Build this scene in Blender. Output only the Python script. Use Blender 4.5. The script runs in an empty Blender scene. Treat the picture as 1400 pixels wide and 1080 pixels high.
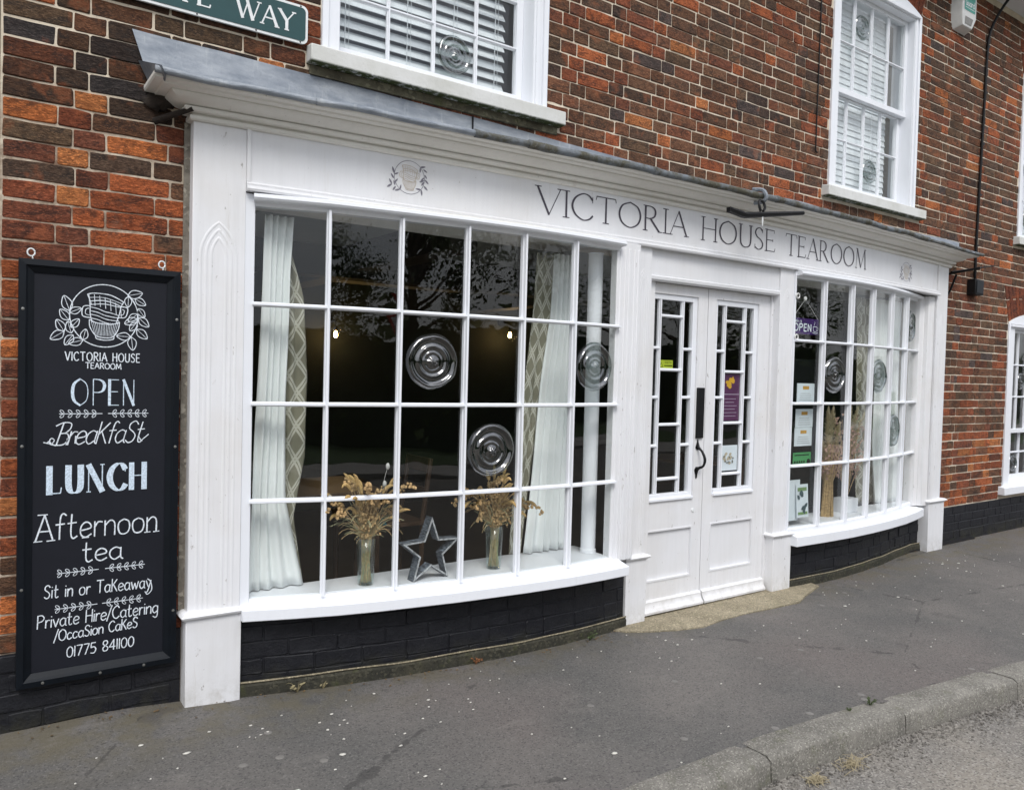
import bpy, math, random
from mathutils import Vector, noise
rng = random.Random(7)
R = math.radians
scene = bpy.context.scene
col = scene.collection

# ------------------------------------------------------------------ camera
cam_d = bpy.data.cameras.new('camera'); cam = bpy.data.objects.new('camera', cam_d); col.objects.link(cam)
YAW, PITCH, ROLL = 0.611812, 0.0289623, 0.0255776
CAM = Vector((0.0, -3.72329, 1.54611)); FPX = 1063.6
fw = Vector((math.sin(YAW)*math.cos(PITCH), math.cos(YAW)*math.cos(PITCH), -math.sin(PITCH)))
r0 = Vector((math.cos(YAW), -math.sin(YAW), 0)); u0 = r0.cross(fw)
rt = r0*math.cos(ROLL)+u0*math.sin(ROLL); up = u0*math.cos(ROLL)-r0*math.sin(ROLL)
from mathutils import Matrix
m = Matrix((rt, up, -fw)).transposed().to_4x4(); m.translation = CAM
cam.matrix_world = m
cam_d.sensor_width = 36; cam_d.lens = FPX/1400*36; cam_d.clip_start = .05; cam_d.clip_end = 600
scene.camera = cam
def project(p):
    d = Vector(p)-CAM; z = d.dot(fw)
    if z < .1: return None
    return 700+FPX*d.dot(rt)/z, 540-FPX*d.dot(up)/z

# ------------------------------------------------------------------ sky, sun, exposure
SUN_EL, SUN_AZ = R(48), R(205)      # azimuth clockwise from +Y
world = bpy.data.worlds.new("World"); scene.world = world; world.use_nodes = True
wn, wl = world.node_tree.nodes, world.node_tree.links; wn.clear()
wo = wn.new('ShaderNodeOutputWorld'); bg = wn.new('ShaderNodeBackground'); bg.inputs[1].default_value = .10
sky = wn.new('ShaderNodeTexSky'); sky.sky_type = 'NISHITA'; sky.sun_disc = False
sky.sun_elevation = SUN_EL; sky.sun_rotation = SUN_AZ
tc = wn.new('ShaderNodeTexCoord'); mp = wn.new('ShaderNodeMapping'); mp.inputs['Scale'].default_value = (1, 1, 2.6)
nz = wn.new('ShaderNodeTexNoise'); nz.inputs['Scale'].default_value = 2.2; nz.inputs['Detail'].default_value = 7; nz.inputs['Roughness'].default_value = .55
cr = wn.new('ShaderNodeValToRGB'); cr.color_ramp.elements[0].position = .32; cr.color_ramp.elements[0].color = (4.2, 4.6, 5.5, 1)
cr.color_ramp.elements[1].position = .68; cr.color_ramp.elements[1].color = (10.5, 10.4, 10.4, 1)
mx = wn.new('ShaderNodeMixRGB'); mx.inputs[0].default_value = .82
wl.new(tc.outputs['Generated'], mp.inputs[0]); wl.new(mp.outputs[0], nz.inputs[0]); wl.new(nz.outputs[0], cr.inputs[0])
sz = wn.new('ShaderNodeSeparateXYZ'); wl.new(tc.outputs['Generated'], sz.inputs[0]); gr_ = wn.new('ShaderNodeMapRange'); wl.new(sz.outputs[2], gr_.inputs[0])
gr_.inputs[1].default_value = 0; gr_.inputs[2].default_value = 1; gr_.inputs[3].default_value = .55; gr_.inputs[4].default_value = 1.45; vm = wn.new('ShaderNodeVectorMath'); vm.operation = 'SCALE'
wl.new(sky.outputs[0], mx.inputs[1]); wl.new(cr.outputs[0], mx.inputs[2]); wl.new(mx.outputs[0], vm.inputs[0]); wl.new(gr_.outputs[0], vm.inputs['Scale']); wl.new(vm.outputs[0], bg.inputs[0]); wl.new(bg.outputs[0], wo.inputs[0])
sl = bpy.data.lights.new('sun', 'SUN'); sl.energy = 1.0; sl.angle = R(22); sl.color = (1, .97, .92)
so = bpy.data.objects.new('sun', sl); col.objects.link(so)
sd = Vector((math.sin(SUN_AZ)*math.cos(SUN_EL), math.cos(SUN_AZ)*math.cos(SUN_EL), math.sin(SUN_EL)))
so.rotation_euler = sd.to_track_quat('Z', 'Y').to_euler(); so.location = (0, -20, 20)
vs = scene.view_settings; vs.view_transform = 'Standard'; vs.look = 'None'; vs.gamma = 1; vs.use_curve_mapping = False; vs.exposure = 0.93
scene.cycles.transparent_max_bounces = 24; scene.cycles.max_bounces = 10

# ------------------------------------------------------------------ helpers
def tag(o, label=None, cat=None, group=None, kind=None):
    if label: o['label'] = label
    if cat: o['category'] = cat
    if group: o['group'] = group
    if kind: o['kind'] = kind
    return o
def empty(name, loc=(0,0,0), rz=0, parent=None):
    o = bpy.data.objects.new(name, None); col.objects.link(o); o.location = loc; o.rotation_euler = (0,0,rz)
    o.empty_display_size = .1
    if parent: o.parent = parent
    return o
class MB:
    def __init__(s): s.v = []; s.f = []; s.c = None; s.uv = None
    def quad(s, a, b, c, d):
        n = len(s.v); s.v += [tuple(a), tuple(b), tuple(c), tuple(d)]; s.f.append((n, n+1, n+2, n+3)); return s
    def poly(s, pts):
        n = len(s.v); s.v += [tuple(p) for p in pts]; s.f.append(tuple(range(n, n+len(pts)))); return s
    def box(s, x0, x1, y0, y1, z0, z1, j=0):
        n = len(s.v)
        for x, y, z in ((x0,y0,z0),(x1,y0,z0),(x1,y1,z0),(x0,y1,z0),(x0,y0,z1),(x1,y0,z1),(x1,y1,z1),(x0,y1,z1)):
            s.v.append((x+rng.uniform(-j,j), y+rng.uniform(-j,j), z+rng.uniform(-j,j)))
        for q in ((0,3,2,1),(4,5,6,7),(0,1,5,4),(1,2,6,5),(2,3,7,6),(3,0,4,7)): s.f.append(tuple(n+i for i in q))
        return s
    def obox(s, o, ax, ay, az):          # oriented box from corner o and three edge vectors
        n = len(s.v); o = Vector(o); ax, ay, az = Vector(ax), Vector(ay), Vector(az)
        for p in (o, o+ax, o+ax+ay, o+ay, o+az, o+ax+az, o+ax+ay+az, o+ay+az): s.v.append(tuple(p))
        for q in ((0,3,2,1),(4,5,6,7),(0,1,5,4),(1,2,6,5),(2,3,7,6),(3,0,4,7)): s.f.append(tuple(n+i for i in q))
        return s
    def prism(s, plan, z0, z1):          # plan: list of (x, y); z may be numbers or lists
        k = len(plan); n = len(s.v)
        za = z0 if isinstance(z0, (list, tuple)) else [z0]*k
        zb = z1 if isinstance(z1, (list, tuple)) else [z1]*k
        for (x, y), z in zip(plan, za): s.v.append((x, y, z))
        for (x, y), z in zip(plan, zb): s.v.append((x, y, z))
        s.f.append(tuple(n+i for i in reversed(range(k)))); s.f.append(tuple(n+k+i for i in range(k)))
        for i in range(k):
            j = (i+1) % k; s.f.append((n+i, n+j, n+k+j, n+k+i))
        return s
    def tube(s, pts, r, n=8, cap=True):
        pts = [Vector(p) for p in pts]; k = len(pts); rr = r if isinstance(r, (list, tuple)) else [r]*k
        b = len(s.v); side = None
        for i, p in enumerate(pts):
            t = (pts[min(i+1, k-1)]-pts[max(i-1, 0)]); t = t.normalized() if t.length > 1e-9 else Vector((0,0,1))
            if side is None:
                side = t.orthogonal().normalized()
            else:
                side = (side - t*side.dot(t)); side = side.normalized() if side.length > 1e-6 else t.orthogonal().normalized()
            w = t.cross(side)
            for q in range(n):
                a = 2*math.pi*q/n; s.v.append(tuple(p+(side*math.cos(a)+w*math.sin(a))*rr[i]))
        for i in range(k-1):
            for q in range(n):
                a = b+i*n+q; c = b+i*n+(q+1) % n; s.f.append((a, c, c+n, a+n))
        if cap:
            s.f.append(tuple(b+q for q in reversed(range(n)))); s.f.append(tuple(b+(k-1)*n+q for q in range(n)))
        return s
    def lathe(s, prof, c, ax='z', n=28, close=True):   # prof: (radius, height)
        b = len(s.v)
        for r, h in prof:
            for q in range(n):
                a = 2*math.pi*q/n
                if ax == 'z': s.v.append((c[0]+r*math.cos(a), c[1]+r*math.sin(a), c[2]+h))
                elif ax == 'y': s.v.append((c[0]+r*math.cos(a), c[1]-h, c[2]+r*math.sin(a)))
                else:   # custom basis (origin, U, V, W)
                    U, V, W = ax; p = Vector(c)+U*(r*math.cos(a))+V*(r*math.sin(a))+W*h; s.v.append(tuple(p))
        for i in range(len(prof)-1):
            for q in range(n):
                a = b+i*n+q; d = b+i*n+(q+1) % n; s.f.append((a, d, d+n, a+n))
        if close:
            s.f.append(tuple(b+q for q in reversed(range(n)))); s.f.append(tuple(b+(len(prof)-1)*n+q for q in range(n)))
        return s
    def sweep(s, path, prof):            # plan path (x, y) left to right, closed profile (outward offset, z)
        k = len(path); m_ = len(prof); b = len(s.v)
        nor = []
        for i in range(k):
            ns = []
            for a, c in ((i-1, i), (i, i+1)):
                if a < 0 or c >= k: continue
                dx, dy = path[c][0]-path[a][0], path[c][1]-path[a][1]; l = math.hypot(dx, dy) or 1
                ns.append((dy/l, -dx/l))
            nx = sum(q[0] for q in ns)/len(ns); ny = sum(q[1] for q in ns)/len(ns); l2 = nx*nx+ny*ny
            nor.append((nx/l2, ny/l2))
        for (x, y), (nx, ny) in zip(path, nor):
            for o, z in prof: s.v.append((x+nx*o, y+ny*o, z))
        for i in range(k-1):
            for q in range(m_):
                a = b+i*m_+q; c = b+i*m_+(q+1) % m_; s.f.append((a, a+m_, c+m_, c))
        s.f.append(tuple(b+q for q in range(m_))); s.f.append(tuple(b+(k-1)*m_+q for q in reversed(range(m_))))
        return s
    def blob(s, c, r, n=8, k=5, jit=0):
        prof = []
        b = len(s.v)
        rx, ry, rz = r if isinstance(r, (list, tuple)) else (r, r, r)
        for i in range(k+1):
            ph = math.pi*i/k
            for q in range(n):
                a = 2*math.pi*q/n; w = 1+rng.uniform(-jit, jit)
                s.v.append((c[0]+rx*w*math.sin(ph)*math.cos(a), c[1]+ry*w*math.sin(ph)*math.sin(a), c[2]-rz*w*math.cos(ph)))
        for i in range(k):
            for q in range(n):
                a = b+i*n+q; d = b+i*n+(q+1) % n; s.f.append((a, d, d+n, a+n))
        return s
    def build(s, name, mat_, parent=None, smooth=False, kind=None, merge=False, bevel=0):
        me = bpy.data.meshes.new(name); me.from_pydata(s.v, [], s.f)
        if s.c is not None:
            at = me.attributes.new('bc', 'FLOAT_COLOR', 'FACE')
            at.data.foreach_set('color', [q for c in s.c for q in (*c, 1.0)])
        if s.uv is not None:
            ul = me.uv_layers.new(name='uv')
            for lp in me.loops: ul.data[lp.index].uv = s.uv[lp.vertex_index]
        me.validate(); me.update()
        if smooth: me.polygons.foreach_set('use_smooth', [True]*len(me.polygons))
        me.materials.append(mat_)
        o = bpy.data.objects.new(name, me); col.objects.link(o)
        if parent: o.parent = parent
        if kind: o['kind'] = kind
        if bevel:
            md = o.modifiers.new('bevel', 'BEVEL'); md.width = bevel; md.segments = 2; md.limit_method = 'ANGLE'; md.angle_limit = R(40)
        if smooth == 'auto' or bevel:
            me.polygons.foreach_set('use_smooth', [True]*len(me.polygons))
            try: me.set_sharp_from_angle(angle=R(32))
            except Exception: pass
        return o
def smooth_pts(pts, k=6, closed=False):
    P = [Vector(p) for p in pts]; n = len(P)
    if n < 3: return P
    out = []
    rngi = range(n) if closed else range(n-1)
    for i in rngi:
        if closed: a, b, c, d = P[(i-1) % n], P[i], P[(i+1) % n], P[(i+2) % n]
        else: a, b, c, d = P[max(i-1, 0)], P[i], P[i+1], P[min(i+2, n-1)]
        for j in range(k):
            t = j/k; out.append(.5*((2*b)+(c-a)*t+(2*a-5*b+4*c-d)*t*t+(3*b-a-3*c+d)*t*t*t))
    out.append(P[0] if closed else P[-1]); return out
def lerp_tab(tab, x):
    if x <= tab[0][0]: return tab[0][1]
    for (a, u), (b, v) in zip(tab, tab[1:]):
        if x <= b: return u+(v-u)*(x-a)/(b-a)
    return tab[-1][1]

# ------------------------------------------------------------------ materials
class NT:
    def __init__(s, name):
        s.m = bpy.data.materials.new(name); s.m.use_nodes = True; s.t = s.m.node_tree; s.n = s.t.nodes; s.l = s.t.links
        s.n.clear(); s.out = s.n.new('ShaderNodeOutputMaterial'); s.p = s.n.new('ShaderNodeBsdfPrincipled'); s.l.new(s.p.outputs[0], s.out.inputs[0])
        s.geo = s.n.new('ShaderNodeNewGeometry').outputs['Position']
    def link(s, a, b): s.l.new(a, b)
    def setv(s, sock, v):
        if isinstance(v, bpy.types.NodeSocket): s.l.new(v, sock)
        else:
            if isinstance(v, (tuple, list)) and len(v) == 3 and sock.type == 'RGBA': v = (*v, 1)
            sock.default_value = v
    def map(s, scale=(1,1,1), src=None, rot=(0,0,0)):
        q = s.n.new('ShaderNodeMapping'); q.inputs['Scale'].default_value = scale; q.inputs['Rotation'].default_value = rot
        s.link(src or s.geo, q.inputs[0]); return q.outputs[0]
    def noise(s, scale, detail=5, rough=.6, vec=None, dist=0):
        q = s.n.new('ShaderNodeTexNoise'); q.inputs['Scale'].default_value = scale; q.inputs['Detail'].default_value = detail
        q.inputs['Roughness'].default_value = rough; q.inputs['Distortion'].default_value = dist; s.link(vec or s.geo, q.inputs['Vector']); return q.outputs['Fac']
    def voro(s, scale, vec=None, feat='F1', out='Distance'):
        q = s.n.new('ShaderNodeTexVoronoi'); q.feature = feat; q.inputs['Scale'].default_value = scale; s.link(vec or s.geo, q.inputs['Vector']); return q.outputs[out]
    def ramp(s, f, a, b, ca=0.0, cb=1.0):
        q = s.n.new('ShaderNodeMapRange'); q.inputs[1].default_value = a; q.inputs[2].default_value = b
        q.inputs[3].default_value = ca; q.inputs[4].default_value = cb; s.link(f, q.inputs[0]); return q.outputs[0]
    def math(s, op, a, b=0.0, c=0.0):
        q = s.n.new('ShaderNodeMath'); q.operation = op; s.setv(q.inputs[0], a); s.setv(q.inputs[1], b); s.setv(q.inputs[2], c); return q.outputs[0]
    def mix(s, f, a, b, mode='MIX'):
        q = s.n.new('ShaderNodeMixRGB'); q.blend_type = mode; s.setv(q.inputs[0], f); s.setv(q.inputs[1], a); s.setv(q.inputs[2], b); return q.outputs[0]
    def sep(s, src=None):
        q = s.n.new('ShaderNodeSeparateXYZ'); s.link(src or s.geo, q.inputs[0]); return q.outputs
    def attr(s, name):
        q = s.n.new('ShaderNodeAttribute'); q.attribute_name = name; return q.outputs['Color']
    def bump(s, h, strength=.4, dist=.002):
        q = s.n.new('ShaderNodeBump'); q.inputs['Strength'].default_value = strength; q.inputs['Distance'].default_value = dist
        s.link(h, q.inputs['Height']); s.link(q.outputs[0], s.p.inputs['Normal']); return q
    def fin(s, colr, rough=.6, metal=0.0, spec=.5):
        s.setv(s.p.inputs['Base Color'], colr); s.setv(s.p.inputs['Roughness'], rough); s.setv(s.p.inputs['Metallic'], metal)
        s.p.inputs['Specular IOR Level'].default_value = spec; return s.m

def m_plain(name, c, rough=.6, metal=0, var=.12, scale=20, bump=.15, bd=.001, spec=.5):
    t = NT(name); n1 = t.noise(scale, 6, .65)
    c2 = tuple(q*(1-var*2) for q in c)
    t.bump(t.noise(scale*6, 4), bump, bd); return t.fin(t.mix(t.ramp(n1, .3, .7), c, c2), rough, metal, spec)
def m_paint(name, c=(.75, .757, .78), grime=.5, chips=.0, warm=(.55, .5, .42), rough=.42):
    t = NT(name)
    v = t.map((30, 30, 2.2)); streak = t.noise(1.0, 6, .7, v)
    big = t.noise(2.3, 5, .6); fine = t.noise(90, 5, .7)
    base = t.mix(t.ramp(streak, .42, .75, 0, .30*grime), c, tuple(q*.72 for q in c))
    base = t.mix(t.ramp(big, .45, .8, 0, .35*grime), base, warm)
    spk = t.noise(55, 3, .5); base = t.mix(t.ramp(spk, .73, .76, 0, .55*grime), base, (.22, .2, .17))
    x_, y_, z_ = t.sep(); base = t.mix(t.math('MULTIPLY', t.ramp(z_, .16, .01), t.ramp(t.noise(16, 7, .75), .42, .66, 0, .40)), base, (.26, .23, .17))
    rn = t.noise(1.0, 7, .75, t.map((14, 14, .8))); base = t.mix(t.ramp(rn, .60, .72, 0, .35*grime), base, (.40, .36, .29))
    if chips:
        v2 = t.map((1, 1, .35)); ch = t.noise(26, 8, .75, v2)
        base = t.mix(t.ramp(ch, .70-.08*chips, .72-.08*chips, 0, .7), base, (.25, .22, .19))
    h = t.math('ADD', t.math('MULTIPLY', streak, .7), t.math('MULTIPLY', fine, .35))
    t.bump(h, .35, .0018); return t.fin(base, rough, 0, .4)
paint = m_paint('white_gloss_paint'); paint_w = m_paint('weathered_white_paint', (.755, .758, .775), .95, .75, rough=.5)
paint_c = m_paint('grimy_cornice_paint', (.75, .735, .69), .75, .5, (.55, .51, .43), .6)
paint_f = m_paint('fascia_paint', (.745, .75, .77), .6, .25)
paint_win = m_paint('window_paint', (.80, .82, .86), .35, .25)
def m_brick():
    t = NT('old_brick'); bc = t.attr('bc')
    v = t.map((1, 1, 2.6)); n1 = t.noise(22, 8, .72, v); n2 = t.noise(7, 4, .6); n3 = t.noise(75, 6, .7, v); n4 = t.noise(140, 4, .7)
    n5 = t.noise(9, 8, .72, t.map((1, 1, 1.7), rot=(0, .12, 0)), .6); n6 = t.noise(260, 3, .7)
    c = t.mix(t.ramp(n1, .40, .60, 0, .8), bc, t.mix(1, bc, (.45, .40, .40), 'MULTIPLY'))
    c = t.mix(t.ramp(n5, .49, .58, 0, .78), c, t.mix(.6, t.mix(1, bc, (.40, .42, .48), 'MULTIPLY'), (.032, .028, .026)))
    c = t.mix(t.ramp(n2, .56, .64, 0, .6), c, t.mix(.6, bc, (.42, .125, .05)))
    c = t.mix(t.ramp(n3, .52, .62, 0, .7), c, t.mix(1, bc, (1.8, 1.75, 1.65), 'MULTIPLY'))
    c = t.mix(t.ramp(n3, .44, .34, 0, .65), c, t.mix(1, bc, (.30, .28, .28), 'MULTIPLY'))
    c = t.mix(t.ramp(n4, .66, .70, 0, .4), c, (.36, .31, .25))
    c = t.mix(t.ramp(n6, .40, .30, 0, .75), c, (.012, .01, .01))
    soot = t.noise(1.4, 6, .7, t.map((1, 1, 1.4))); c = t.mix(t.ramp(soot, .54, .66, 0, .55), c, t.mix(1, c, (.42, .42, .46), 'MULTIPLY')); c = t.mix(t.ramp(t.noise(2.6, 5, .7), .60, .70, 0, .35), c, (.20, .165, .125))
    h = t.math('ADD', t.math('MULTIPLY', n1, 1.0), t.math('MULTIPLY', n3, .8))
    t.bump(h, 1.0, .012); return t.fin(c, .9, 0, .2)
brick_m = m_brick()
def m_mortar():
    t = NT('lime_mortar'); n1 = t.noise(6, 5, .6); n2 = t.noise(60, 6, .7); x, y, z = t.sep()
    lf_ = t.math('MULTIPLY', t.ramp(x, 1.3, .45), t.ramp(z, 2.75, 2.35)); c = t.mix(t.ramp(n1, .35, .7), (.72, .63, .50), (.54, .46, .36)); c = t.mix(t.math('MULTIPLY', lf_, t.ramp(t.noise(9, 5, .7), .35, .6)), c, (.20, .13, .09))
    c = t.mix(t.ramp(n2, .55, .75, 0, .6), c, (.20, .17, .14))
    t.bump(n2, .8, .004); return t.fin(c, .95, 0, .2)
mortar_m = m_mortar()
def m_black_brick():
    t = NT('navy_black_masonry_paint'); n1 = t.noise(20, 8, .7); n2 = t.noise(70, 5, .7); x, y, z = t.sep()
    c = t.mix(t.ramp(n1, .45, .75, 0, .8), (.0055, .006, .0095), (.015, .016, .020))
    gz = t.math('MULTIPLY', t.ramp(z, .14, .02), t.ramp(t.noise(9, 6, .7), .42, .6)); c = t.mix(t.math('MULTIPLY', gz, .6), c, (.035, .034, .020))
    c = t.mix(t.ramp(n2, .72, .75, 0, .5), c, (.2, .19, .17))
    t.bump(t.math('ADD', n1, t.math('MULTIPLY', n2, .4)), 1.0, .006); return t.fin(c, .55, 0, .4)
black_brick_m = m_black_brick()
def m_asphalt():
    t = NT('pavement_asphalt'); a = t.noise(1.1, 5, .6); b = t.noise(.6, 3, .5, t.map((1, 1, 1), rot=(0, 0, 1))); g = t.noise(190, 3, .6); vo = t.voro(160, out='Color')
    c = t.mix(t.ramp(a, .38, .62), (.150, .138, .127), (.105, .101, .095))
    c = t.mix(t.ramp(b, .48, .66, 0, .8), c, (.138, .119, .110))
    vq = t.sep(vo)[0]; c = t.mix(t.ramp(vq, .80, 1, 0, .45), c, (.22, .21, .195)); c = t.mix(t.ramp(vq, .25, 0, 0, .6), c, (.03, .03, .032))
    # moss and silt settled along the foot of the shopfront, dust by the doorway
    x, y, z = t.sep(); mo = t.noise(4.5, 6, .65); near = t.ramp(y, -.62, -.22); c = t.mix(t.math('MULTIPLY', near, t.ramp(mo, .44, .60, 0, .7)), c, (.125, .108, .070))
    c = t.mix(t.ramp(t.noise(13, 6, .7), .60, .74, 0, .45), c, (.062, .058, .057)); c = t.mix(t.ramp(t.noise(3.2, 7, .75, t.map((1, 2.2, 1), rot=(0, 0, .4))), .58, .70, 0, .5), c, (.20, .185, .17)); c = t.mix(t.ramp(t.noise(2.1, 3, .5), .68, .72, 0, .4), c, (.055, .05, .05))
    crk = t.voro(.33, t.map((1, 1.6, 1), rot=(0,0,.35)), 'DISTANCE_TO_EDGE'); crn = t.math('ADD', crk, t.math('MULTIPLY', t.noise(5, 6, .7), .06))
    c = t.mix(t.ramp(crn, .032, .0295, 0, .5), c, (.03, .029, .028))
    t.bump(t.math('ADD', g, t.math('MULTIPLY', vq, .6)), .8, .004); return t.fin(c, .82, 0, .35)
asphalt_m = m_asphalt()
def m_road():
    t = NT('road_surface'); a = t.noise(1.6, 5, .6); vo = t.voro(140, out='Color'); vq = t.sep(vo)[0]
    c = t.mix(t.ramp(a, .38, .65), (.17, .16, .147), (.235, .212, .18)); c = t.mix(t.ramp(vq, .7, 1, 0, .8), c, (.34, .32, .29)); c = t.mix(t.ramp(vq, .3, 0, 0, .7), c, (.045, .043, .042))
    t.bump(vq, 1.0, .005); return t.fin(c, .85, 0, .3)
road_m = m_road()
def m_concrete(name, c, dark, gran=120, moss=0):
    t = NT(name); a = t.noise(5, 6, .65); vq = t.sep(t.voro(gran, out='Color'))[0]; g = t.noise(gran*1.5, 4)
    k = t.mix(t.ramp(a, .35, .65), c, dark); k = t.mix(t.ramp(vq, .75, 1, 0, .6), k, tuple(min(1, q*1.8) for q in c)); k = t.mix(t.ramp(vq, .25, 0, 0, .6), k, tuple(q*.35 for q in c))
    if moss: k = t.mix(t.ramp(t.noise(8, 6, .7), .55, .68, 0, moss), k, (.08, .09, .03))
    t.bump(t.math('ADD', g, vq), .8, .004); return t.fin(k, .9, 0, .25)
kerb_m = m_concrete('kerb_concrete', (.235, .222, .195), (.15, .142, .125), 170, .30)
thresh_m = m_concrete('threshold_concrete', (.33, .285, .20), (.22, .19, .13), 130, .25)
def m_stone():
    t = NT('painted_sill_stone'); a = t.noise(4, 6, .65); b = t.noise(45, 6, .7); x, y, z = t.sep(t.geo); c = t.mix(t.ramp(a, .4, .7), (.66, .66, .64), (.54, .54, .50)); c = t.mix(t.ramp(b, .62, .72, 0, .45), c, (.36, .35, .30))
    c = t.mix(t.math('MULTIPLY', t.ramp(z, 3.026, 3.014), t.ramp(t.noise(30, 6, .7), .3, .5)), c, (.05, .06, .02)); t.bump(b, .6, .004); return t.fin(c, .85, 0, .25)
stone_m = m_stone()
dirty_m = m_concrete('old_render', (.24, .20, .17), (.15, .12, .10), 50, .0)
foot_m = m_concrete('mossy_footing', (.06, .056, .04), (.03, .03, .025), 90, .5)
def m_lead():
    t = NT('weathered_lead'); a = t.noise(5, 6, .6, t.map((1, 1, 3))); b = t.noise(30, 6, .7)
    c = t.mix(t.ramp(a, .35, .68), (.165, .19, .225), (.32, .345, .375)); c = t.mix(t.ramp(b, .55, .75, 0, .45), c, (.13, .15, .19))
    c = t.mix(t.ramp(t.noise(3, 6, .75, t.map((5, 5, .8))), .56, .68, 0, .5), c, (.44, .46, .47)); t.bump(t.math('ADD', a, t.math('MULTIPLY', b, .3)), .8, .018); return t.fin(c, .55, .25, .5)
lead_m = m_lead()
def m_leadroll():
    t = NT('lichened_lead_roll'); a = t.noise(9, 6, .7); b = t.noise(45, 6, .7)
    c = t.mix(t.ramp(a, .40, .58), (.17, .19, .21), (.085, .08, .058)); c = t.mix(t.ramp(b, .58, .72, 0, .7), c, (.28, .28, .25))
    t.bump(b, .9, .01); return t.fin(c, .8, 0, .3)
roll_m = m_leadroll()
def m_glass(name='window_glass', tint=(1, 1, 1), ior=1.5, wav=.02):
    t = NT(name); t.n.remove(t.p)
    tr = t.n.new('ShaderNodeBsdfTransparent'); gl = t.n.new('ShaderNodeBsdfGlossy'); fr = t.n.new('ShaderNodeLayerWeight'); fr.inputs['Blend'].default_value = .5; mixs = t.n.new('ShaderNodeMixShader')
    gl.inputs['Roughness'].default_value = .0; gl.inputs['Color'].default_value = (1, 1, 1, 1); tr.inputs['Color'].default_value = (*tint, 1)
    bp = t.n.new('ShaderNodeBump'); bp.inputs['Strength'].default_value = 1; bp.inputs['Distance'].default_value = wav
    nz_ = t.noise(2.2, 2, .4); t.link(nz_, bp.inputs['Height']); t.link(bp.outputs[0], gl.inputs['Normal'])
    f0 = ((ior-1)/(ior+1))**2; t.link(t.math('ADD', t.math('MULTIPLY', t.math('POWER', fr.outputs['Facing'], 5.0), 1-f0), f0), mixs.inputs[0]); t.link(tr.outputs[0], mixs.inputs[1]); t.link(gl.outputs[0], mixs.inputs[2]); t.link(mixs.outputs[0], t.out.inputs[0]); return t.m
glass_m = m_glass('window_glass', (.98, .99, .985), 1.40, .0032); vase_m = m_glass('vase_glass', (.90, .94, .93), 1.5, .0)
bull_m = m_glass('bullseye_glass', (.34, .39, .38), 2.3, .0)
iron_m = m_plain('black_iron', (.006, .006, .007), .5, 0, .3, 40, .4, spec=.3)
navy_m = m_plain('blackboard_frame_paint', (.0035, .006, .010), .45, 0, .2, 12, .2, spec=.25)
board_m = m_plain('blackboard_surface', (.0085, .0098, .016), .6, 0, .12, 5, .08, spec=.3)
def m_chalk(name, c):
    t = NT(name); n = t.noise(130, 5, .7); k = t.mix(t.ramp(n, .40, .62, 0, .65), c, tuple(q*.45 for q in c)); return t.fin(k, .8)
chalk_m = m_chalk('chalk_pen', (.80, .86, .92)); chalkb_m = m_chalk('chalk_pen_blue', (.68, .80, .92))
letter_m = m_plain('dark_violet_grey_letters', (.055, .045, .065), .5, 0, .1); logo_g = m_plain('faded_gold_print', (.58, .50, .40), .6, 0, .1); logo_d = m_plain('dark_leaf_print', (.20, .19, .23), .6, 0, .1)
green_m = m_plain('street_sign_green', (.014, .062, .064), .35, 0, .05); white_m = m_plain('white_enamel', (.78, .80, .80), .35, 0, .06); screw_m = m_plain('screw_metal', (.3, .3, .28), .4, .8)
def m_cloth(name, c, pattern=None):
    t = NT(name); n = t.noise(8, 4); k = t.mix(t.ramp(n, .3, .7, 0, .25), c, tuple(q*.8 for q in c))
    if pattern:
        q = t.n.new('ShaderNodeUVMap'); q.uv_map = 'uv'; u, v, w = t.sep(q.outputs[0])
        lines = None
        for off in (0.0, .17):
            for sg in (1, -1):
                a = t.math('ADD', t.math('MULTIPLY', u, 11.0), t.math('MULTIPLY', v, 6.0*sg)); a = t.math('FRACT', t.math('ADD', a, 50+off))
                d = t.math('ABSOLUTE', t.math('SUBTRACT', a, .5)); l_ = t.ramp(d, .07, .045)
                lines = l_ if lines is None else t.math('MAXIMUM', lines, l_)
        k = t.mix(lines, k, pattern)
    t.bump(t.noise(400, 2), .2, .0006); m_ = t.fin(k, .9, 0, .1); return m_
sheer_m = m_cloth('white_voile', (.82, .845, .84)); patt_m = m_cloth('trellis_fabric', (.23, .22, .165), (.50, .49, .42))
slat_m = m_plain('white_slat', (.74, .77, .80), .5, 0, .04, 10, .05)
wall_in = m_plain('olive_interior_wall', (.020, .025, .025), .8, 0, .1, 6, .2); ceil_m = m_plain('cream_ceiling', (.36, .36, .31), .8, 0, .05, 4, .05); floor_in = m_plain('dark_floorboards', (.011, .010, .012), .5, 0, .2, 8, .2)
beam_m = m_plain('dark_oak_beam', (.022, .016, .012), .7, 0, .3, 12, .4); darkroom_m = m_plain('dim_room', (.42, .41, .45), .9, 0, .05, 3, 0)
def m_emit(name, c, s):
    t = NT(name); t.n.remove(t.p); e = t.n.new('ShaderNodeEmission'); e.inputs[0].default_value = (*c, 1); e.inputs[1].default_value = s; t.link(e.outputs[0], t.out.inputs[0]); return t.m
bulb_m = m_emit('glowing_filament_bulb', (1, .62, .22), 30); bulb2_m = m_emit('glowing_yellow_bulb', (1, .72, .16), 7)
straw_m = m_plain('dried_straw', (.72, .52, .27), .85, 0, .3, 60, .3); ochre_m = m_plain('ochre_seed', (.62, .42, .17), .85, 0, .25, 90, .5, .003); paleg_m = m_plain('pale_dried_grass', (.46, .46, .27), .85, 0, .2, 60, .2)
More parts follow.
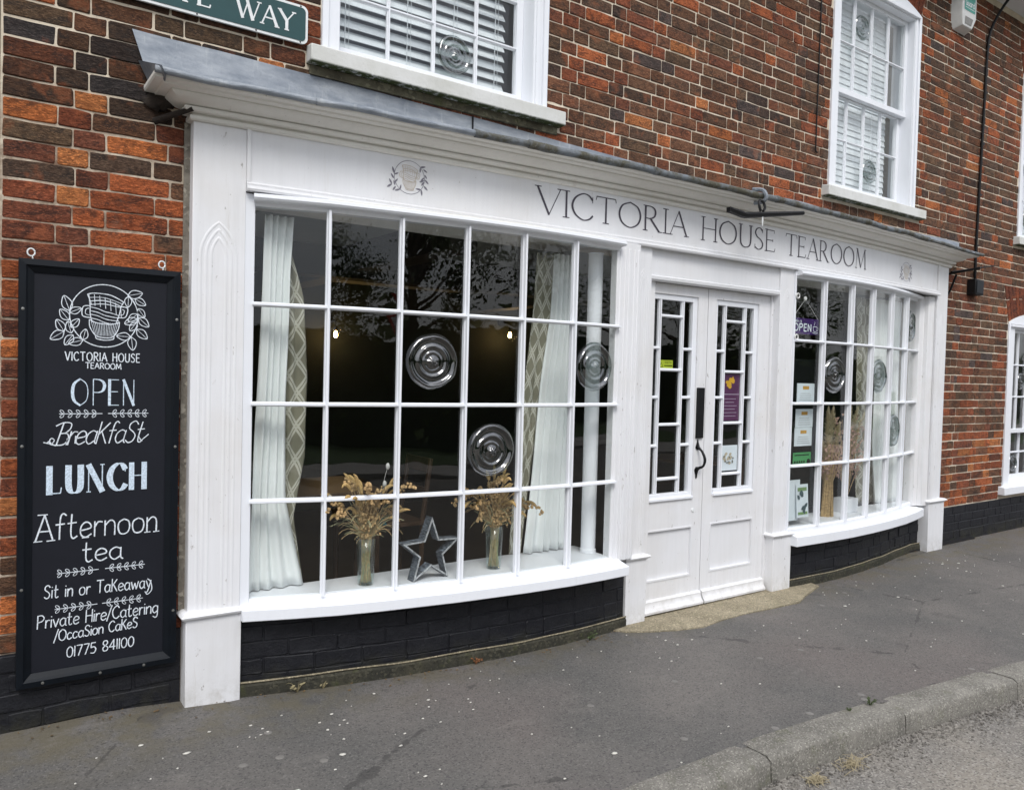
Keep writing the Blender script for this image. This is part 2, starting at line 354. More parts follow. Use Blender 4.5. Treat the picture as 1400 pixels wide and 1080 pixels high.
pink_m = m_plain('dried_pink_petal', (.50, .32, .25), .85, 0, .3, 50, .3); plume_m = m_plain('pampas_plume', (.82, .72, .50), .9, 0, .15, 60, .3); teal_m = m_plain('teal_dyed_head', (.04, .15, .17), .8); silver_m = m_plain('silver_poppy_head', (.62, .62, .60), .7)
def m_zinc():
    t = NT('brushed_grey_wood'); n = t.noise(30, 7, .7, t.map((1, 1, 6), rot=(0, .5, 0))); c = t.mix(t.ramp(n, .4, .62), (.025, .030, .040), (.20, .23, .27)); t.bump(n, .4, .002); return t.fin(c, .6)
zinc_m = m_zinc()
petal_m = m_plain('petal_white', (.62, .60, .54), .8, 0, .1); leaf_dead = m_plain('dead_leaf_litter', (.17, .11, .05), .9, 0, .3); weed_m = m_plain('weed_green', (.06, .085, .025), .8, 0, .3); straw3 = m_plain('bleached_straw', (.40, .34, .22), .9); straw2 = m_plain('dry_weed', (.26, .22, .12), .9)
def m_leaf():
    t = NT('tree_leaves'); n = t.noise(1.3, 4); c = t.mix(t.ramp(n, .35, .65), (.035, .060, .016), (.075, .105, .03)); return t.fin(c, .7)
leaf_m = m_leaf(); bark_m = m_plain('bark', (.07, .055, .04), .9, 0, .3, 15, .6, .01); grass_m = m_plain('grass', (.05, .085, .02), .9, 0, .3, 5, .5, .02); hedge_m = m_plain('hedge_leaves', (.03, .055, .018), .8, 0, .4, 8, .8, .05)
purple_m = m_plain('purple_sign', (.05, .02, .12), .8, spec=.1); card_m = m_plain('white_card', (.66, .72, .76), .5, 0, .03); notice_m = m_plain('black_notice_board', (.005, .006, .006), .8, spec=.05); ratg_m = m_plain('green_rating_card', (.05, .30, .09), .5); lime_m = m_plain('lime_sticker', (.42, .52, .03), .4)
plum_m = m_plain('plum_print', (.09, .02, .08), .5); gold_m = m_plain('gold_print', (.62, .36, .02), .5); grey_print = m_plain('grey_print', (.16, .17, .15), .6); orange_p = m_plain('orange_print', (.55, .30, .05), .6); teal_p = m_plain('teal_plastic_print', (.03, .33, .26), .35); plast_m = m_plain('white_plastic', (.70, .70, .68), .4, 0, .05); lens_m = m_plain('smoked_lens', (.20, .19, .17), .25); peach_m = m_plain('beige_illustration', (.5, .44, .33), .6)

# ------------------------------------------------------------------ plan curves
def dep(x): return .25-.0155*(x-4.25)**2
LB = [(1.085, -.060), (1.412, -.155), (1.765, -.215), (2.118, -.262), (2.458, -.290), (2.805, -.297), (3.165, -.280)]
RB = [(4.930, -.240), (5.270, -.246), (5.640, -.242), (5.985, -.212), (6.350, -.165), (6.725, -.090), (7.085, .000)]
ZR = [.455, .912, 1.370, 1.832, 2.283]
LS = [(1.042, -.125), (1.25, -.195), (1.45, -.255), (1.66, -.300), (2.06, -.362), (2.46, -.400), (2.75, -.415), (3.00, -.412), (3.21, -.400)]
RS = [(4.965, -.315), (5.30, -.325), (5.66, -.325), (6.00, -.305), (6.32, -.272), (6.65, -.225), (6.95, -.160), (7.19, -.095)]

# ------------------------------------------------------------------ ground
def kerb_y(x):
    return lerp_tab([(-8, -1.665), (2.85, -1.665), (3.2, -1.70), (3.6, -1.728), (3.93, -1.765), (4.3, -1.805), (4.83, -1.872), (6, -2.08), (8, -2.60), (11, -3.7), (16, -6.2), (24, -11)], x)
def pave_z(x, y):
    s = max(0, min(1, (1.0-x)/.45)); t_ = max(0, min(1, (y+.55)/.5)); n = noise.noise(Vector((x*.9, y*1.3, 0)))*.006
    return .034*s*t_*t_*(3-2*t_)+n-.004
xs = [-8+i*.5 for i in range(14)]+[-1+i*.08 for i in range(100)]+[7+i*.4 for i in range(43)]
mb = MB(); NY = 26
for x in xs:
    ky = kerb_y(x)
    for j in range(NY+1):
        y = .06+(ky-.06)*j/NY; mb.v.append((x, y, pave_z(x, y) if j < NY else -.002))
for i in range(len(xs)-1):
    for j in range(NY): a = i*(NY+1)+j; mb.f.append((a, a+1, a+NY+2, a+NY+1))
mb.build('pavement', asphalt_m, smooth=True, kind='structure')
mb = MB()
for x in xs:
    ky = kerb_y(x)
    for y, z in ((ky-.05, -.105), (ky-.35, -.100), (ky-1.5, -.075), (ky-3.2, -.06), (ky-6.2, -.10)): mb.v.append((x, y, z))
for i in range(len(xs)-1):
    for j in range(4): a = i*5+j; mb.f.append((a, a+1, a+6, a+5))
mb.build('road', road_m, smooth=True, kind='structure')
mb = MB(); mb.quad((-150, -160, -.16), (150, -160, -.16), (150, 120, -.16), (-150, 120, -.16)); mb.build('ground', grass_m, kind='structure')
# kerb: one stone after another
kerb = empty('kerb', (2.8, -1.72, 0)); kerb['kind'] = 'structure'
bounds = [-3.5, -2.6, -1.68, -.76, .15, 1.06, 1.95, 2.70, 3.62, 4.54, 5.45, 6.35, 7.3]
for a, b in zip(bounds, bounds[1:]):
    mb = MB(); n = 9; prof = [(-.03, -.14), (-.03, .003), (.06, .005), (.105, .003), (.118, -.006), (.126, -.020), (.134, -.14)]
    pts = []
    for i in range(n+1):
        x = a+.004+(b-a-.008)*i/n; pts.append((x, kerb_y(x)))
    k0 = len(mb.v)
    dz = rng.uniform(-.003, .003)
    for i, (x, y) in enumerate(pts):
        e = .006 if i in (0, n) else 0
        for q, (o, z) in enumerate(prof):
            w = noise.noise(Vector((x*7, q*3.1, a)))*.004
            mb.v.append((x, y-o+w+(e if q > 2 else 0), z+dz+w-(e if 0 < q < 5 else 0)))
    m_ = len(prof)
    for i in range(n):
        for q in range(m_-1): c = k0+i*m_+q; mb.f.append((c, c+1, c+m_+1, c+m_))
    mb.f.append(tuple(k0+q for q in range(m_))); mb.f.append(tuple(k0+n*m_+q for q in reversed(range(m_))))
    ks = mb.build('kerbstone', kerb_m, kerb, smooth=True); ks.matrix_parent_inverse = Matrix.Translation(kerb.location).inverted()
    try: ks.data.set_sharp_from_angle(angle=R(60))
    except Exception: pass
# concrete threshold in front of the doors
tp = [(3.30, -.10), (3.20, -.262), (3.26, -.33), (3.40, -.415), (3.55, -.475), (3.74, -.512), (3.95, -.492), (4.2, -.478), (4.45, -.492), (4.75, -.497), (4.92, -.43), (5.08, -.37), (5.25, -.32), (5.25, -.25), (5.0, -.16), (4.9, -.10)]
mb = MB(); mb.prism([(x, y+noise.noise(Vector((x*5, y*5, 0)))*.012) for x, y in tp], -.03, [.018]+[.006]*12+[.012, .018, .018])
tag(mb.build('threshold_slab', thresh_m, smooth=False, kind='structure'))

# ------------------------------------------------------------------ the building
B = empty('tearoom_building', (4, 0, 0))
tag(B, 'old red brick building with white bow windowed tearoom shopfront and sash windows above', 'building')
BI = Matrix.Translation(B.location).inverted()
def part(mbx, name, mat_, parent=B, **k):
    o = mbx.build(name, mat_, parent, **k)
    if parent is B: o.matrix_parent_inverse = BI
    return o
WIN = dict(U1=(1.414, 2.800, 3.062, 4.95), U2=(5.645, 6.968, 3.062, 4.80), U3=(9.040, 10.36, 3.062, 4.80), G3=(8.945, 10.27, .44, 2.20))
X0, X1, ZT = .105, 12.5, 5.37
holes = [WIN['U1'], (5.645, 6.968, 3.062, 4.80), WIN['U3'], WIN['G3'], (1.10, 7.20, .36, 2.36), (3.45, 4.80, -.2, 2.36)]
def wall_mesh(y0, y1):
    mb = MB(); XS = sorted({X0, X1}|{h[i] for h in holes for i in (0, 1)}); ZS = sorted({-.2, ZT}|{h[i] for h in holes for i in (2, 3)})
    solid = lambda x, z: X0 < x < X1 and -.2 < z < ZT and not any(h[0] < x < h[1] and h[2] < z < h[3] for h in holes)
    for a, b in zip(XS, XS[1:]):
        for c, d in zip(ZS, ZS[1:]):
            mx_, mz = (a+b)/2, (c+d)/2
            if not solid(mx_, mz): continue
            mb.quad((a, y0, c), (b, y0, c), (b, y0, d), (a, y0, d)); mb.quad((b, y1, c), (a, y1, c), (a, y1, d), (b, y1, d))
            if not solid(a-.001, mz): mb.quad((a, y1, c), (a, y0, c), (a, y0, d), (a, y1, d))
            if not solid(b+.001, mz): mb.quad((b, y0, c), (b, y1, c), (b, y1, d), (b, y0, d))
            if not solid(mx_, c-.001): mb.quad((a, y0, c), (a, y1, c), (b, y1, c), (b, y0, c))
            if not solid(mx_, d+.001): mb.quad((a, y1, d), (a, y0, d), (b, y0, d), (b, y1, d))
    return mb
wall = part(wall_mesh(0.0, .30), 'wall', mortar_m)

def add_brick(mb, x0, x1, z0, z1, c, fy=-.005, mp_=None, jit=.0018, back=.014):
    lx, lz = x1-x0, z1-z0; cx, cz = (x0+x1)/2, (z0+z1)/2; k = 10; n = len(mb.v)
    q = [rng.uniform(.0025, .0075) if lx > .03 else .004 for _ in range(4)]; q = [min(v, lx*.2, lz*.2) for v in q]; mzz = [rng.uniform(-1.2, 1.2)*jit for _ in range(2)]
    ring = [(x0+q[0], z0), (cx, z0+mzz[0]), (x1-q[1], z0), (x1, z0+q[1]), (x1, z1-q[2]), (x1-q[2], z1), (cx, z1+mzz[1]), (x0+q[3], z1), (x0, z1-q[3]), (x0, z0+q[0])]
    out = [(x+rng.uniform(-jit, jit)*.6, z+rng.uniform(-jit, jit)*.6) for x, z in ring]
    tilt = rng.uniform(-.0018, .0018)
    levels = ((0, back), (0, fy+.004), (.0035, fy))
    for ins, y in levels:
        for x, z in out:
            xx = x+(ins if x < cx else -ins); zz = z+(ins if z < cz else -ins)
            p = (xx, y+tilt*(xx-cx)/lx*2+(rng.uniform(-.0008, .0008) if y != back else 0), zz)
            mb.v.append(mp_(*p) if mp_ else p)
    f0 = len(mb.f)
    for l_ in range(2):
        for i in range(k): j = (i+1) % k; mb.f.append((n+l_*k+i, n+l_*k+j, n+(l_+1)*k+j, n+(l_+1)*k+i))
    mb.f.append(tuple(n+2*k+i for i in range(k)))
    if mb.c is None: mb.c = []
    mb.c += [c]*(len(mb.f)-f0)

DARK = [(.165, .088, .052), (.135, .076, .048), (.19, .092, .052), (.105, .070, .050), (.21, .095, .052), (.150, .098, .060), (.24, .088, .048), (.175, .080, .048)]
RED = [(.29, .082, .040), (.36, .098, .040), (.24, .076, .042), (.42, .115, .042), (.20, .070, .042)]
ORG = [(.56, .175, .055), (.60, .22, .075), (.48, .135, .048)]
GREY = [(.066, .052, .046), (.085, .078, .078), (.050, .040, .036)]
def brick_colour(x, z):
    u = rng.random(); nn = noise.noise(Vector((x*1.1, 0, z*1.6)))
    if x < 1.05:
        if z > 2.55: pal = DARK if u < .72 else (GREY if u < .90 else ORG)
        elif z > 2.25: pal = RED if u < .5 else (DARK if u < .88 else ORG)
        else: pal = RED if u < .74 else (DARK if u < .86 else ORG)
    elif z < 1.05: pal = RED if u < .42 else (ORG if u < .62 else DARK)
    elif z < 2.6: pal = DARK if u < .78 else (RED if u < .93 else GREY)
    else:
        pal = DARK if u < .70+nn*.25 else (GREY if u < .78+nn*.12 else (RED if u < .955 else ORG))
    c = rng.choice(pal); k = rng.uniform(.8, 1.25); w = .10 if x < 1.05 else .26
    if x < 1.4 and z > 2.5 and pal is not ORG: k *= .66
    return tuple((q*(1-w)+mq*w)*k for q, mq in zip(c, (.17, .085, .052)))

bricks = []
J = .0040; C = .08
def opening_clip(x0, x1, z0, z1):
    segs = [(x0, x1)]
    for (a, b, c, d) in holes[:4]:
        sill = .07 if True else 0
        for (aa, bb, cc, dd) in ((a, b, c, d), (a-.075, b+.105, c-.09, c)):
            if z1 <= cc+.02 or z0 >= dd-.02: continue
            ns = []
            for s, e in segs:
                if e <= aa or s >= bb: ns.append((s, e)); continue
                if s < aa: ns.append((s, aa))
                if e > bb: ns.append((bb, e))
            segs = ns
    for xc, hw, z_in, z_out in ARCHES:       # gauged brick arches over the openings
        if z1 > z_in and z0 < z_out:
            ns = []
            zm = (z0+z1)/2; w = hw-.004+(zm-z_in)*.33
            for s, e in segs:
                if e <= xc-w or s >= xc+w: ns.append((s, e)); continue
                if s < xc-w: ns.append((s, xc-w))
                if e > xc+w: ns.append((xc+w, e))
            segs = ns
    return [(s, e) for s, e in segs if e-s > .035]
ARCHES = [(9.6075, .6625, 2.19, 2.588), (6.3065, .6615, 4.79, 5.148), (9.70, .66, 4.79, 5.148)]
for k in range(4, 67):
    z0 = .03+C*k+J; z1 = .03+C*(k+1)-J
    if z1 > ZT: break
    x = .112 if k % 2 == 0 else .112
    seq = [.252, .128] if k % 2 == 0 else [.128, .252]
    if k % 2 == 1: seq = [.128, .252]
    x = X0+.004; i = 0; first = True
    pat = ([.250, .124] if k % 2 == 0 else [.124, .250])
    if k % 2 == 1: lens = [.124, .06]
    xx = x
    while xx < X1-.02:
        if k % 2 == 1 and first: L_ = .187; first = False
        else:
            L_ = pat[i % 2]; i += 1
        L_ *= rng.uniform(.97, 1.03)
        e = min(xx+L_, X1)
        for s_, e_ in opening_clip(xx, e, z0, z1):
            if s_ > .78 and e_ < 7.50 and z1 < 2.83: continue
            if s_ < .78 < e_ and z1 < 2.66: e_ = min(e_, .86)
            wv = noise.noise(Vector(((s_+e_)*.55, k*.35, 2.0)))*.0045+rng.uniform(-.0009, .0009)
            bricks.append((s_+J*.8, e_-J*.8, z0+wv, z1+wv))
        xx = e
def seen_area(b):
    x0, x1, z0, z1 = b; ps = [project((x, 0, z)) for x in (x0, x1) for z in (z0, z1)]
    if any(p is None for p in ps): return 0
    us = [p[0] for p in ps]; vs_ = [p[1] for p in ps]
    if max(us) < 2 or min(us) > 1398 or max(vs_) < 2 or min(vs_) > 1078: return 0
    if .17 < x0 and x1 < .77 and .25 < z0 and z1 < 1.93: return 0
    w = min(max(us), 1400)-max(min(us), 0); h = min(max(vs_), 1080)-max(min(vs_), 0)
    return w*h
bricks.sort(key=lambda b: -seen_area(b))
for b in bricks[:300]:
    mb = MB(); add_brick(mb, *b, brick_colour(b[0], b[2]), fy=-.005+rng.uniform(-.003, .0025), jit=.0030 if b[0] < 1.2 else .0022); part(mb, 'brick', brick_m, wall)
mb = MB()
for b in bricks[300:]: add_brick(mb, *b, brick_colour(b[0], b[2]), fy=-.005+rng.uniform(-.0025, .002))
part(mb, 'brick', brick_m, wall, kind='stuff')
# gauged arches of red rubbed bricks
def arch_z(x, xc, hw, zs, rise):
    r_ = (hw*hw+rise*rise)/(2*rise); return zs-(r_-rise)+math.sqrt(max(r_*r_-(x-xc)**2, 0))
for xc, hw, zs, zo in ARCHES:
    ar = MB(); ar.box(xc-hw+.03, xc+hw-.03, -.0005, .1, zs+.20, zo-.01); arch = part(ar, 'window_arch', mortar_m)
    n = 20
    for i in range(n):
        t0, t1 = -1+2*i/n, -1+2*(i+1)/n
        cuts = [(0, .34, 1)] if i % 2 else [(0, .2, 1), (.2, .34, 1)]
        for a0, a1, _ in cuts:
            mb = MB(); mb.c = []
            def mpf(u, y, v, t0=t0, t1=t1):
                t = t0+(t1-t0)*u; xb = xc+t*hw; zb = arch_z(xb, xc, hw+.03, zs, .13)+.004; L_ = (zo-zb)/.34*v
                return (xb+t*L_*.33, y, zb+L_)
            c = rng.choice([(.22, .065, .032), (.18, .055, .03), (.27, .075, .033)])
            add_brick(mb, .05, .95, a0+.004, a1-.004, c, fy=-.006, mp_=mpf, jit=.001); part(mb, 'arch_brick', brick_m, arch)
# painted black plinth along the foot of the wall
pl = MB(); pl.box(X0-.004, .80, -.012, .0, -.1, .350); plinth_a = part(pl, 'wall_plinth', black_brick_m)
pl = MB(); pl.box(7.50, X1, -.012, .0, -.1, .345); plinth_b = part(pl, 'wall_plinth', black_brick_m)
for z in range(4):
    z0, z1 = .03+.08*z+.005, .03+.08*(z+1)-.004
    for a, b in ((X0, .80), (7.52, 12.0)):
        x = a+(0 if z % 2 else -.09)
        while x < b:
            L_ = .25 if rng.random() < .6 else .125
            s_, e_ = max(x, a), min(x+L_, b)
            if e_-s_ > .04:
                mb = MB(); add_brick(mb, s_+.004, e_-.004, z0, z1, (0, 0, 0), fy=-.0165, jit=.004, back=-.010); mb.c = None; part(mb, 'plinth_brick', black_brick_m, plinth_a if a < 1 else plinth_b)
            x += L_
# eaves
mb = MB(); mb.box(X0-.1, X1, -.34, .25, 5.372, 5.40); mb.box(X0-.1, X1, -.36, -.335, 5.36, 5.52); eav = part(mb, 'eaves_soffit', paint)
mb = MB(); mb.tube([(X0-.1, -.42, 5.50), (X1, -.42, 5.50)], .06, 10); part(mb, 'gutter', iron_m)
mb = MB(); mb.quad((X0-.1, -.42, 5.53), (X1, -.42, 5.53), (X1, 4.5, 8.0), (X0-.1, 4.5, 8.0)); mb.quad((X1, 9.4, 5.53), (X0-.1, 9.4, 5.53), (X0-.1, 4.5, 8.0), (X1, 4.5, 8.0)); part(mb, 'roof', m_plain('roof_tiles', (.15, .07, .045), .9))
mb = MB(); mb.box(X0, X0+.25, .30, 9, -.2, 5.37); mb.box(X1-.25, X1, .30, 9, -.2, 5.37); mb.box(X0, X1, 8.8, 9, -.2, 5.37); part(mb, 'gable_wall', mortar_m)

# ------------------------------------------------------------------ window builders
def bar_section(mb, p0, p1, out, w=.024, d=.040):
    p0, p1 = Vector(p0), Vector(p1); t = (p1-p0).normalized(); out = Vector(out).normalized(); s_ = t.cross(out)
    sec = [(-w/2, .006), (w/2, .006), (w/2, -d*.45), (w*.30, -d*.55), (w*.22, -d), (-w*.22, -d), (-w*.30, -d*.55), (-w/2, -d*.45)]
    n = len(mb.v)
    for p in (p0, p1):
        for a, b in sec: mb.v.append(tuple(p+s_*a-out*(-b) if False else p+s_*a+out*(-b)))
    k = len(sec)
    for i in range(k): j = (i+1) % k; mb.f.append((n+i, n+j, n+k+j, n+k+i))
    mb.f.append(tuple(n+i for i in reversed(range(k)))); mb.f.append(tuple(n+k+i for i in range(k)))
def bullseye(c, r, U, W, parent, h=.015):
    V = Vector((0, 0, 1)); prof = []
    for i in range(45):
        q = r*(1-i/44)
        f = q/r
        z = .0025+h*(math.exp(-((f-.88)/.085)**2)+.62*math.exp(-((f-.54)/.075)**2)+.30*math.exp(-((f-.33)/.05)**2)+1.25*math.exp(-(f/.19)**2))
        if f > .97: z *= (1-f)/.03
        prof.append((max(q, .0008), z))
    mb = MB(); mb.lathe(prof, c, (U, V, W), 48, False); sd_ = rng.uniform(0, 50); cc = Vector(c)
    for i in range(len(mb.v)):       # hand-made irregularity: rings wander and swell
        v_ = Vector(mb.v[i]); ring_, q_ = divmod(i, 48); a_ = 2*math.pi*q_/48; f_ = prof[ring_][0]/r
        k_ = 1+.07*noise.noise(Vector((math.cos(a_)*1.2+sd_, math.sin(a_)*1.2, f_*2)))*(1-f_*.6)+.02*noise.noise(Vector((math.cos(a_)*3, math.sin(a_)*3, sd_)))
        hh = (v_-cc).dot(W); v2 = cc+(v_-cc-W*hh)*k_+W*(hh*(1+.5*noise.noise(Vector((math.cos(a_)*1.5, math.sin(a_)*1.5+sd_, f_*3)))))+V*(.010*(1-f_)*math.sin(sd_)); mb.v[i] = tuple(v2)
    pass; return mb.build('bullseye_boss', bull_m, parent, smooth=True)
def pane_box(mb, a, b, z0, z1, t=.004, out=(0, -1, 0)):
    a, b = Vector(a), Vector(b); n = Vector((b.y-a.y, -(b.x-a.x), 0)).normalized()*t
    mb.obox((a.x, a.y, z0), (b.x-a.x, b.y-a.y, 0), -n, (0, 0, z1-z0))
def poly_sweep(mb, pts, prof): mb.sweep(pts, prof)
def offs(path, o):
    out = []
    for i, (x, y) in enumerate(path):
        a = path[max(i-1, 0)]; b = path[min(i+1, len(path)-1)]; dx, dy = b[0]-a[0], b[1]-a[1]; l = math.hypot(dx, dy); out.append((x+dy/l*o, y-dx/l*o))
    return out
def bay(path, sillf, zsb, zst, bulls, label, open_sign=False):
    # frame: head, bottom rail, jambs
    mb = MB()
    mb.sweep(path, [(-.03, 2.283), (.012, 2.283), (.016, 2.300), (.058, 2.304), (.066, 2.314), (.064, 2.328), (.05, 2.334), (-.03, 2.334)])
    f = part(mb, 'bow_window', paint_win); f['label'] = label
    mb = MB(); mb.sweep(path, [(-.03, .40), (.022, .40), (.022, .447), (.012, .455), (-.03, .455)]); mb.build('bottom_rail', paint_win, f)
    n = len(path)
    for i in range(1, n-1):
        a, b = Vector((*path[i-1], 0)), Vector((*path[i+1], 0)); o = Vector((b.y-a.y, -(b.x-a.x), 0)).normalized()
        mb = MB(); bar_section(mb, (*path[i], .45), (*path[i], 2.29), o); mb.build('glazing_bar', paint_win, f)
    for z in ZR[1:-1]:
        mb = MB()
        for a, b in zip(path, path[1:]):
            o = Vector((b[1]-a[1], -(b[0]-a[0]), 0)).normalized(); wob = rng.uniform(-.001, .001)
            bar_section(mb, (*a, z+wob), (*b, z+wob), o, .021, .0385)
        mb.build('glazing_bar', paint_win, f)
    for i in range(n-1):
        a, b = Vector((*path[i], 0)), Vector((*path[i+1], 0)); o = Vector((b.y-a.y, -(b.x-a.x), 0)).normalized()
        for j in range(4):
            z0, z1 = ZR[j], ZR[j+1]; e1, e2 = rng.uniform(-.0016, .0016), rng.uniform(-.0016, .0016)
            mb = MB(); aa = a+o*e1; bb = b+o*e2; tt = rng.uniform(-.005, .005)
            mb.obox((aa.x, aa.y, z0), (bb.x-aa.x, bb.y-aa.y, 0), (-o.x*.004, -o.y*.004, 0), (o.x*tt, o.y*tt, z1-z0)); mb.build('pane', glass_m, f)
            if (i, 3-j) in bulls:
                c = (a+b)/2; c = Vector((c.x, c.y, (z0+z1)/2-.01))+o*.003; bullseye(c, .142, (b-a).normalized(), o, f)
    # sill, inner board
    mb = MB(); back = [(x, y+.005) for x, y in reversed(path)]; k = len(sillf); bk = len(back)
    mb.prism(sillf+[(sillf[-1][0]+.02, path[-1][1]+.02)]+back+[(sillf[0][0], path[0][1]+.02)], zsb, [zst]*k+[zst+.022]*(bk+2)); s_ = mb.build('sill', paint_win, f, bevel=.004)
    mb = MB(); inn = [(x, y+.012) for x, y in path]; mb.prism(inn+[(path[-1][0], .06), (path[0][0], .06)], .43, .458); mb.build('window_board', paint_win, f)
    mb = MB(); mb.prism(path+[(path[-1][0], .3), (path[0][0], .3)], 2.336, 2.35); mb.build('head_board', paint_c, f)
    return f
bayL = bay(LB, LS, .366, .421, {(2, 1), (3, 2), (5, 1)}, 'wide bow window left of the doors')
bayR = bay(RB, RS, .326, .398, {(1, 1), (3, 1), (4, 2), (5, 0)}, 'bow window right of the doors')
# jambs at the ends of the bows
mb = MB(); mb.box(1.036, 1.085, -.085, .02, .42, 2.335); mb.box(1.074, 1.088, -.070, .02, .455, 2.3); mb.build('jamb', paint_win, bayL, bevel=.004)
mb = MB()
mb.box(3.160, 3.340, -.285, -.262, .425, 2.335); mb.box(3.150, 3.166, -.285, -.230, .455, 2.3)
for x, w_ in ((3.180, .018), (3.215, .012), (3.250, .020), (3.290, .012), (3.322, .014)): mb.box(x-w_/2, x+w_/2, -.290, -.284, .43, 2.300)
mb.build('jamb', paint_w, bayL, bevel=.004)
mb = MB(); mb.box(4.920, 4.936, -.255, .02, .42, 2.335); mb.build('jamb', paint_win, bayR)
mb = MB(); mb.prism([(7.082, .004), (7.10, -.034), (7.145, -.046), (7.16, -.080), (7.24, -.092), (7.245, .05), (7.082, .05)], .42, 2.335); mb.build('jamb', paint_w, bayR, bevel=.004)
# brick plinths below the bows, painted black
def bay_plinth(front, z1, x_lo, x_hi, name='bay_plinth'):
    pth = [(x, y) for x, y in front]; mb = MB(); mb.prism(pth+[(pth[-1][0], .05), (pth[0][0], .05)], -.05, z1-.002); o = part(mb, name, black_brick_m)
    # arc length parameterisation
    L_ = [0]
    for a, b in zip(pth, pth[1:]): L_.append(L_[-1]+math.dist(a, b))
    def at(s_, off):
        s_ = max(0, min(L_[-1]-1e-6, s_))
        for i in range(len(pth)-1):
            if s_ <= L_[i+1]:
                t = (s_-L_[i])/(L_[i+1]-L_[i]); a, b = pth[i], pth[i+1]; dx, dy = (b[0]-a[0]), (b[1]-a[1]); l = math.hypot(dx, dy)
                return a[0]+dx*t+dy/l*off, a[1]+dy*t-dx/l*off
        return pth[-1]
    for r_ in range(5):
        z0, zt = .012+.078*r_, .012+.078*(r_+1)-.004
        if zt > z1+.02: break
        zt = min(zt, z1-.002); s_ = -.12 if r_ % 2 else 0.0
        while s_ < L_[-1]-.02:
            l_ = rng.choice([.23, .24, .235, .12]); a, b = max(s_, 0)+.003, min(s_+l_, L_[-1])-.003
            if b-a > .04:
                mb = MB(); add_brick(mb, a, b, z0, zt, (0, 0, 0), fy=-.0045+rng.uniform(-.003, .003), jit=.0045, back=.002, mp_=lambda u, y, v: (*at(u, -y), v)); mb.c = None; part(mb, 'plinth_brick', black_brick_m, o)
            s_ += l_
    mb = MB(); mb.sweep(pth, [(-.02, -.03), (.028, -.03), (.030, .045), (.020, .060), (-.02, .064)]); part(mb, 'footing', foot_m, o)
    mb = MB(); pts = []
    for i in range(60):
        s_ = L_[-1]*i/59; x, y = at(s_, .024); pts.append((x, y, .064+noise.noise(Vector((x*3, 0, 4)))*.006))
    mb.tube(pts, [.004+.002*abs(noise.noise(Vector((i*.4, 0, 0)))) for i in range(60)], 6); part(mb, 'mortar_fillet', thresh_m, o, smooth=True)
    return o
bay_plinth([(1.046, -.045)]+[(x, y+.025) for x, y in LB[1:]]+[(3.325, -.235)], .366, 1.04, 3.33)
bay_plinth([(4.975, -.215)]+[(x, y+.02) for x, y in RB[1:-1]]+[(7.09, -.014), (7.236, -.02)], .326, 4.97, 7.24)

# ------------------------------------------------------------------ pilasters
def lancet(mb, xc, hw, zs, tip, zb, yf, r_):
    left = []
    H = tip-zs; Rr = (hw*hw+H*H)/(2*hw)            # arc centred on the spring line
    for i in range(9):
        a = math.asin(min(1, H/Rr))*i/8; left.append((xc-hw+Rr*(1-math.cos(a)), zs+Rr*math.sin(a)))
    pts = [(xc-hw, zb)]+left; rt_ = [(2*xc-x, z) for x, z in reversed(pts)]
    allp = [(x, -dep(x)-.000+yf, z) for x, z in pts+rt_[1:]]
    zl = [zb+(zs-zb)*q/8 for q in range(8)]
    allp = [(xc-hw, -dep(xc-hw)+yf, z) for z in zl]+allp[1:-1]+[(xc+hw, -dep(xc+hw)+yf, z) for z in reversed(zl)]
    mb.tube(allp, r_, 20, False)
def pilaster(sx0, sx1, bx0, bx1, ztop, hw, tip, side_y, label, capz=(.400, .428), baseback=.02):
    xc = (sx0+sx1)/2; d = dep(xc)
    mb = MB(); mb.prism([(sx0, side_y), (sx0, -dep(sx0)), (sx1, -dep(sx1)), (sx1, side_y)][::-1], capz[1]-.01, ztop)
    p = part(mb, 'pilaster', paint_w if label else paint_w, bevel=.003)
    mb = MB(); mb.prism([(bx0, side_y-.001), (bx0, -d-.014), (bx1, -d-.014), (bx1, side_y-.001)][::-1], -.02, capz[0]); part(mb, 'base', paint_w, p, bevel=.003)
    mb = MB(); mb.sweep([(bx0+.004, side_y-.002), (bx0+.004, -d-.008), (bx1-.004, -d-.008), (bx1-.004, side_y-.002)], [(-.03, capz[0]), (.010, capz[0]), (.012, capz[0]+.005), (.022, capz[0]+.010), (.026, capz[0]+.019), (.020, capz[1]-.002), (.004, capz[1]+.006), (-.03, capz[1]+.006)]); part(mb, 'base_moulding', paint_w, p, smooth='auto')
    mb = MB(); k = hw/.076
    for a, tz in ((hw, tip), (hw*.70, tip-.032*k), (hw*.42, tip-.068*k)): lancet(mb, xc, a, tip-.155, tz, capz[1], .0120, .0138)
    part(mb, 'gothic_moulding', paint_w, p, smooth=True)
    return p
pilaster(.815, 1.040, .804, 1.047, 2.618, .076, 2.185, .006, 1)
pilaster(3.342, 3.482, 3.326, 3.498, 2.345, .050, 2.200, -.195, 0)
pilaster(4.762, 4.925, 4.762, 4.972, 2.345, .055, 2.195, -.150, 0)
pilaster(7.245, 7.480, 7.238, 7.516, 2.618, .066, 2.200, .006, 0, capz=(.440, .468))

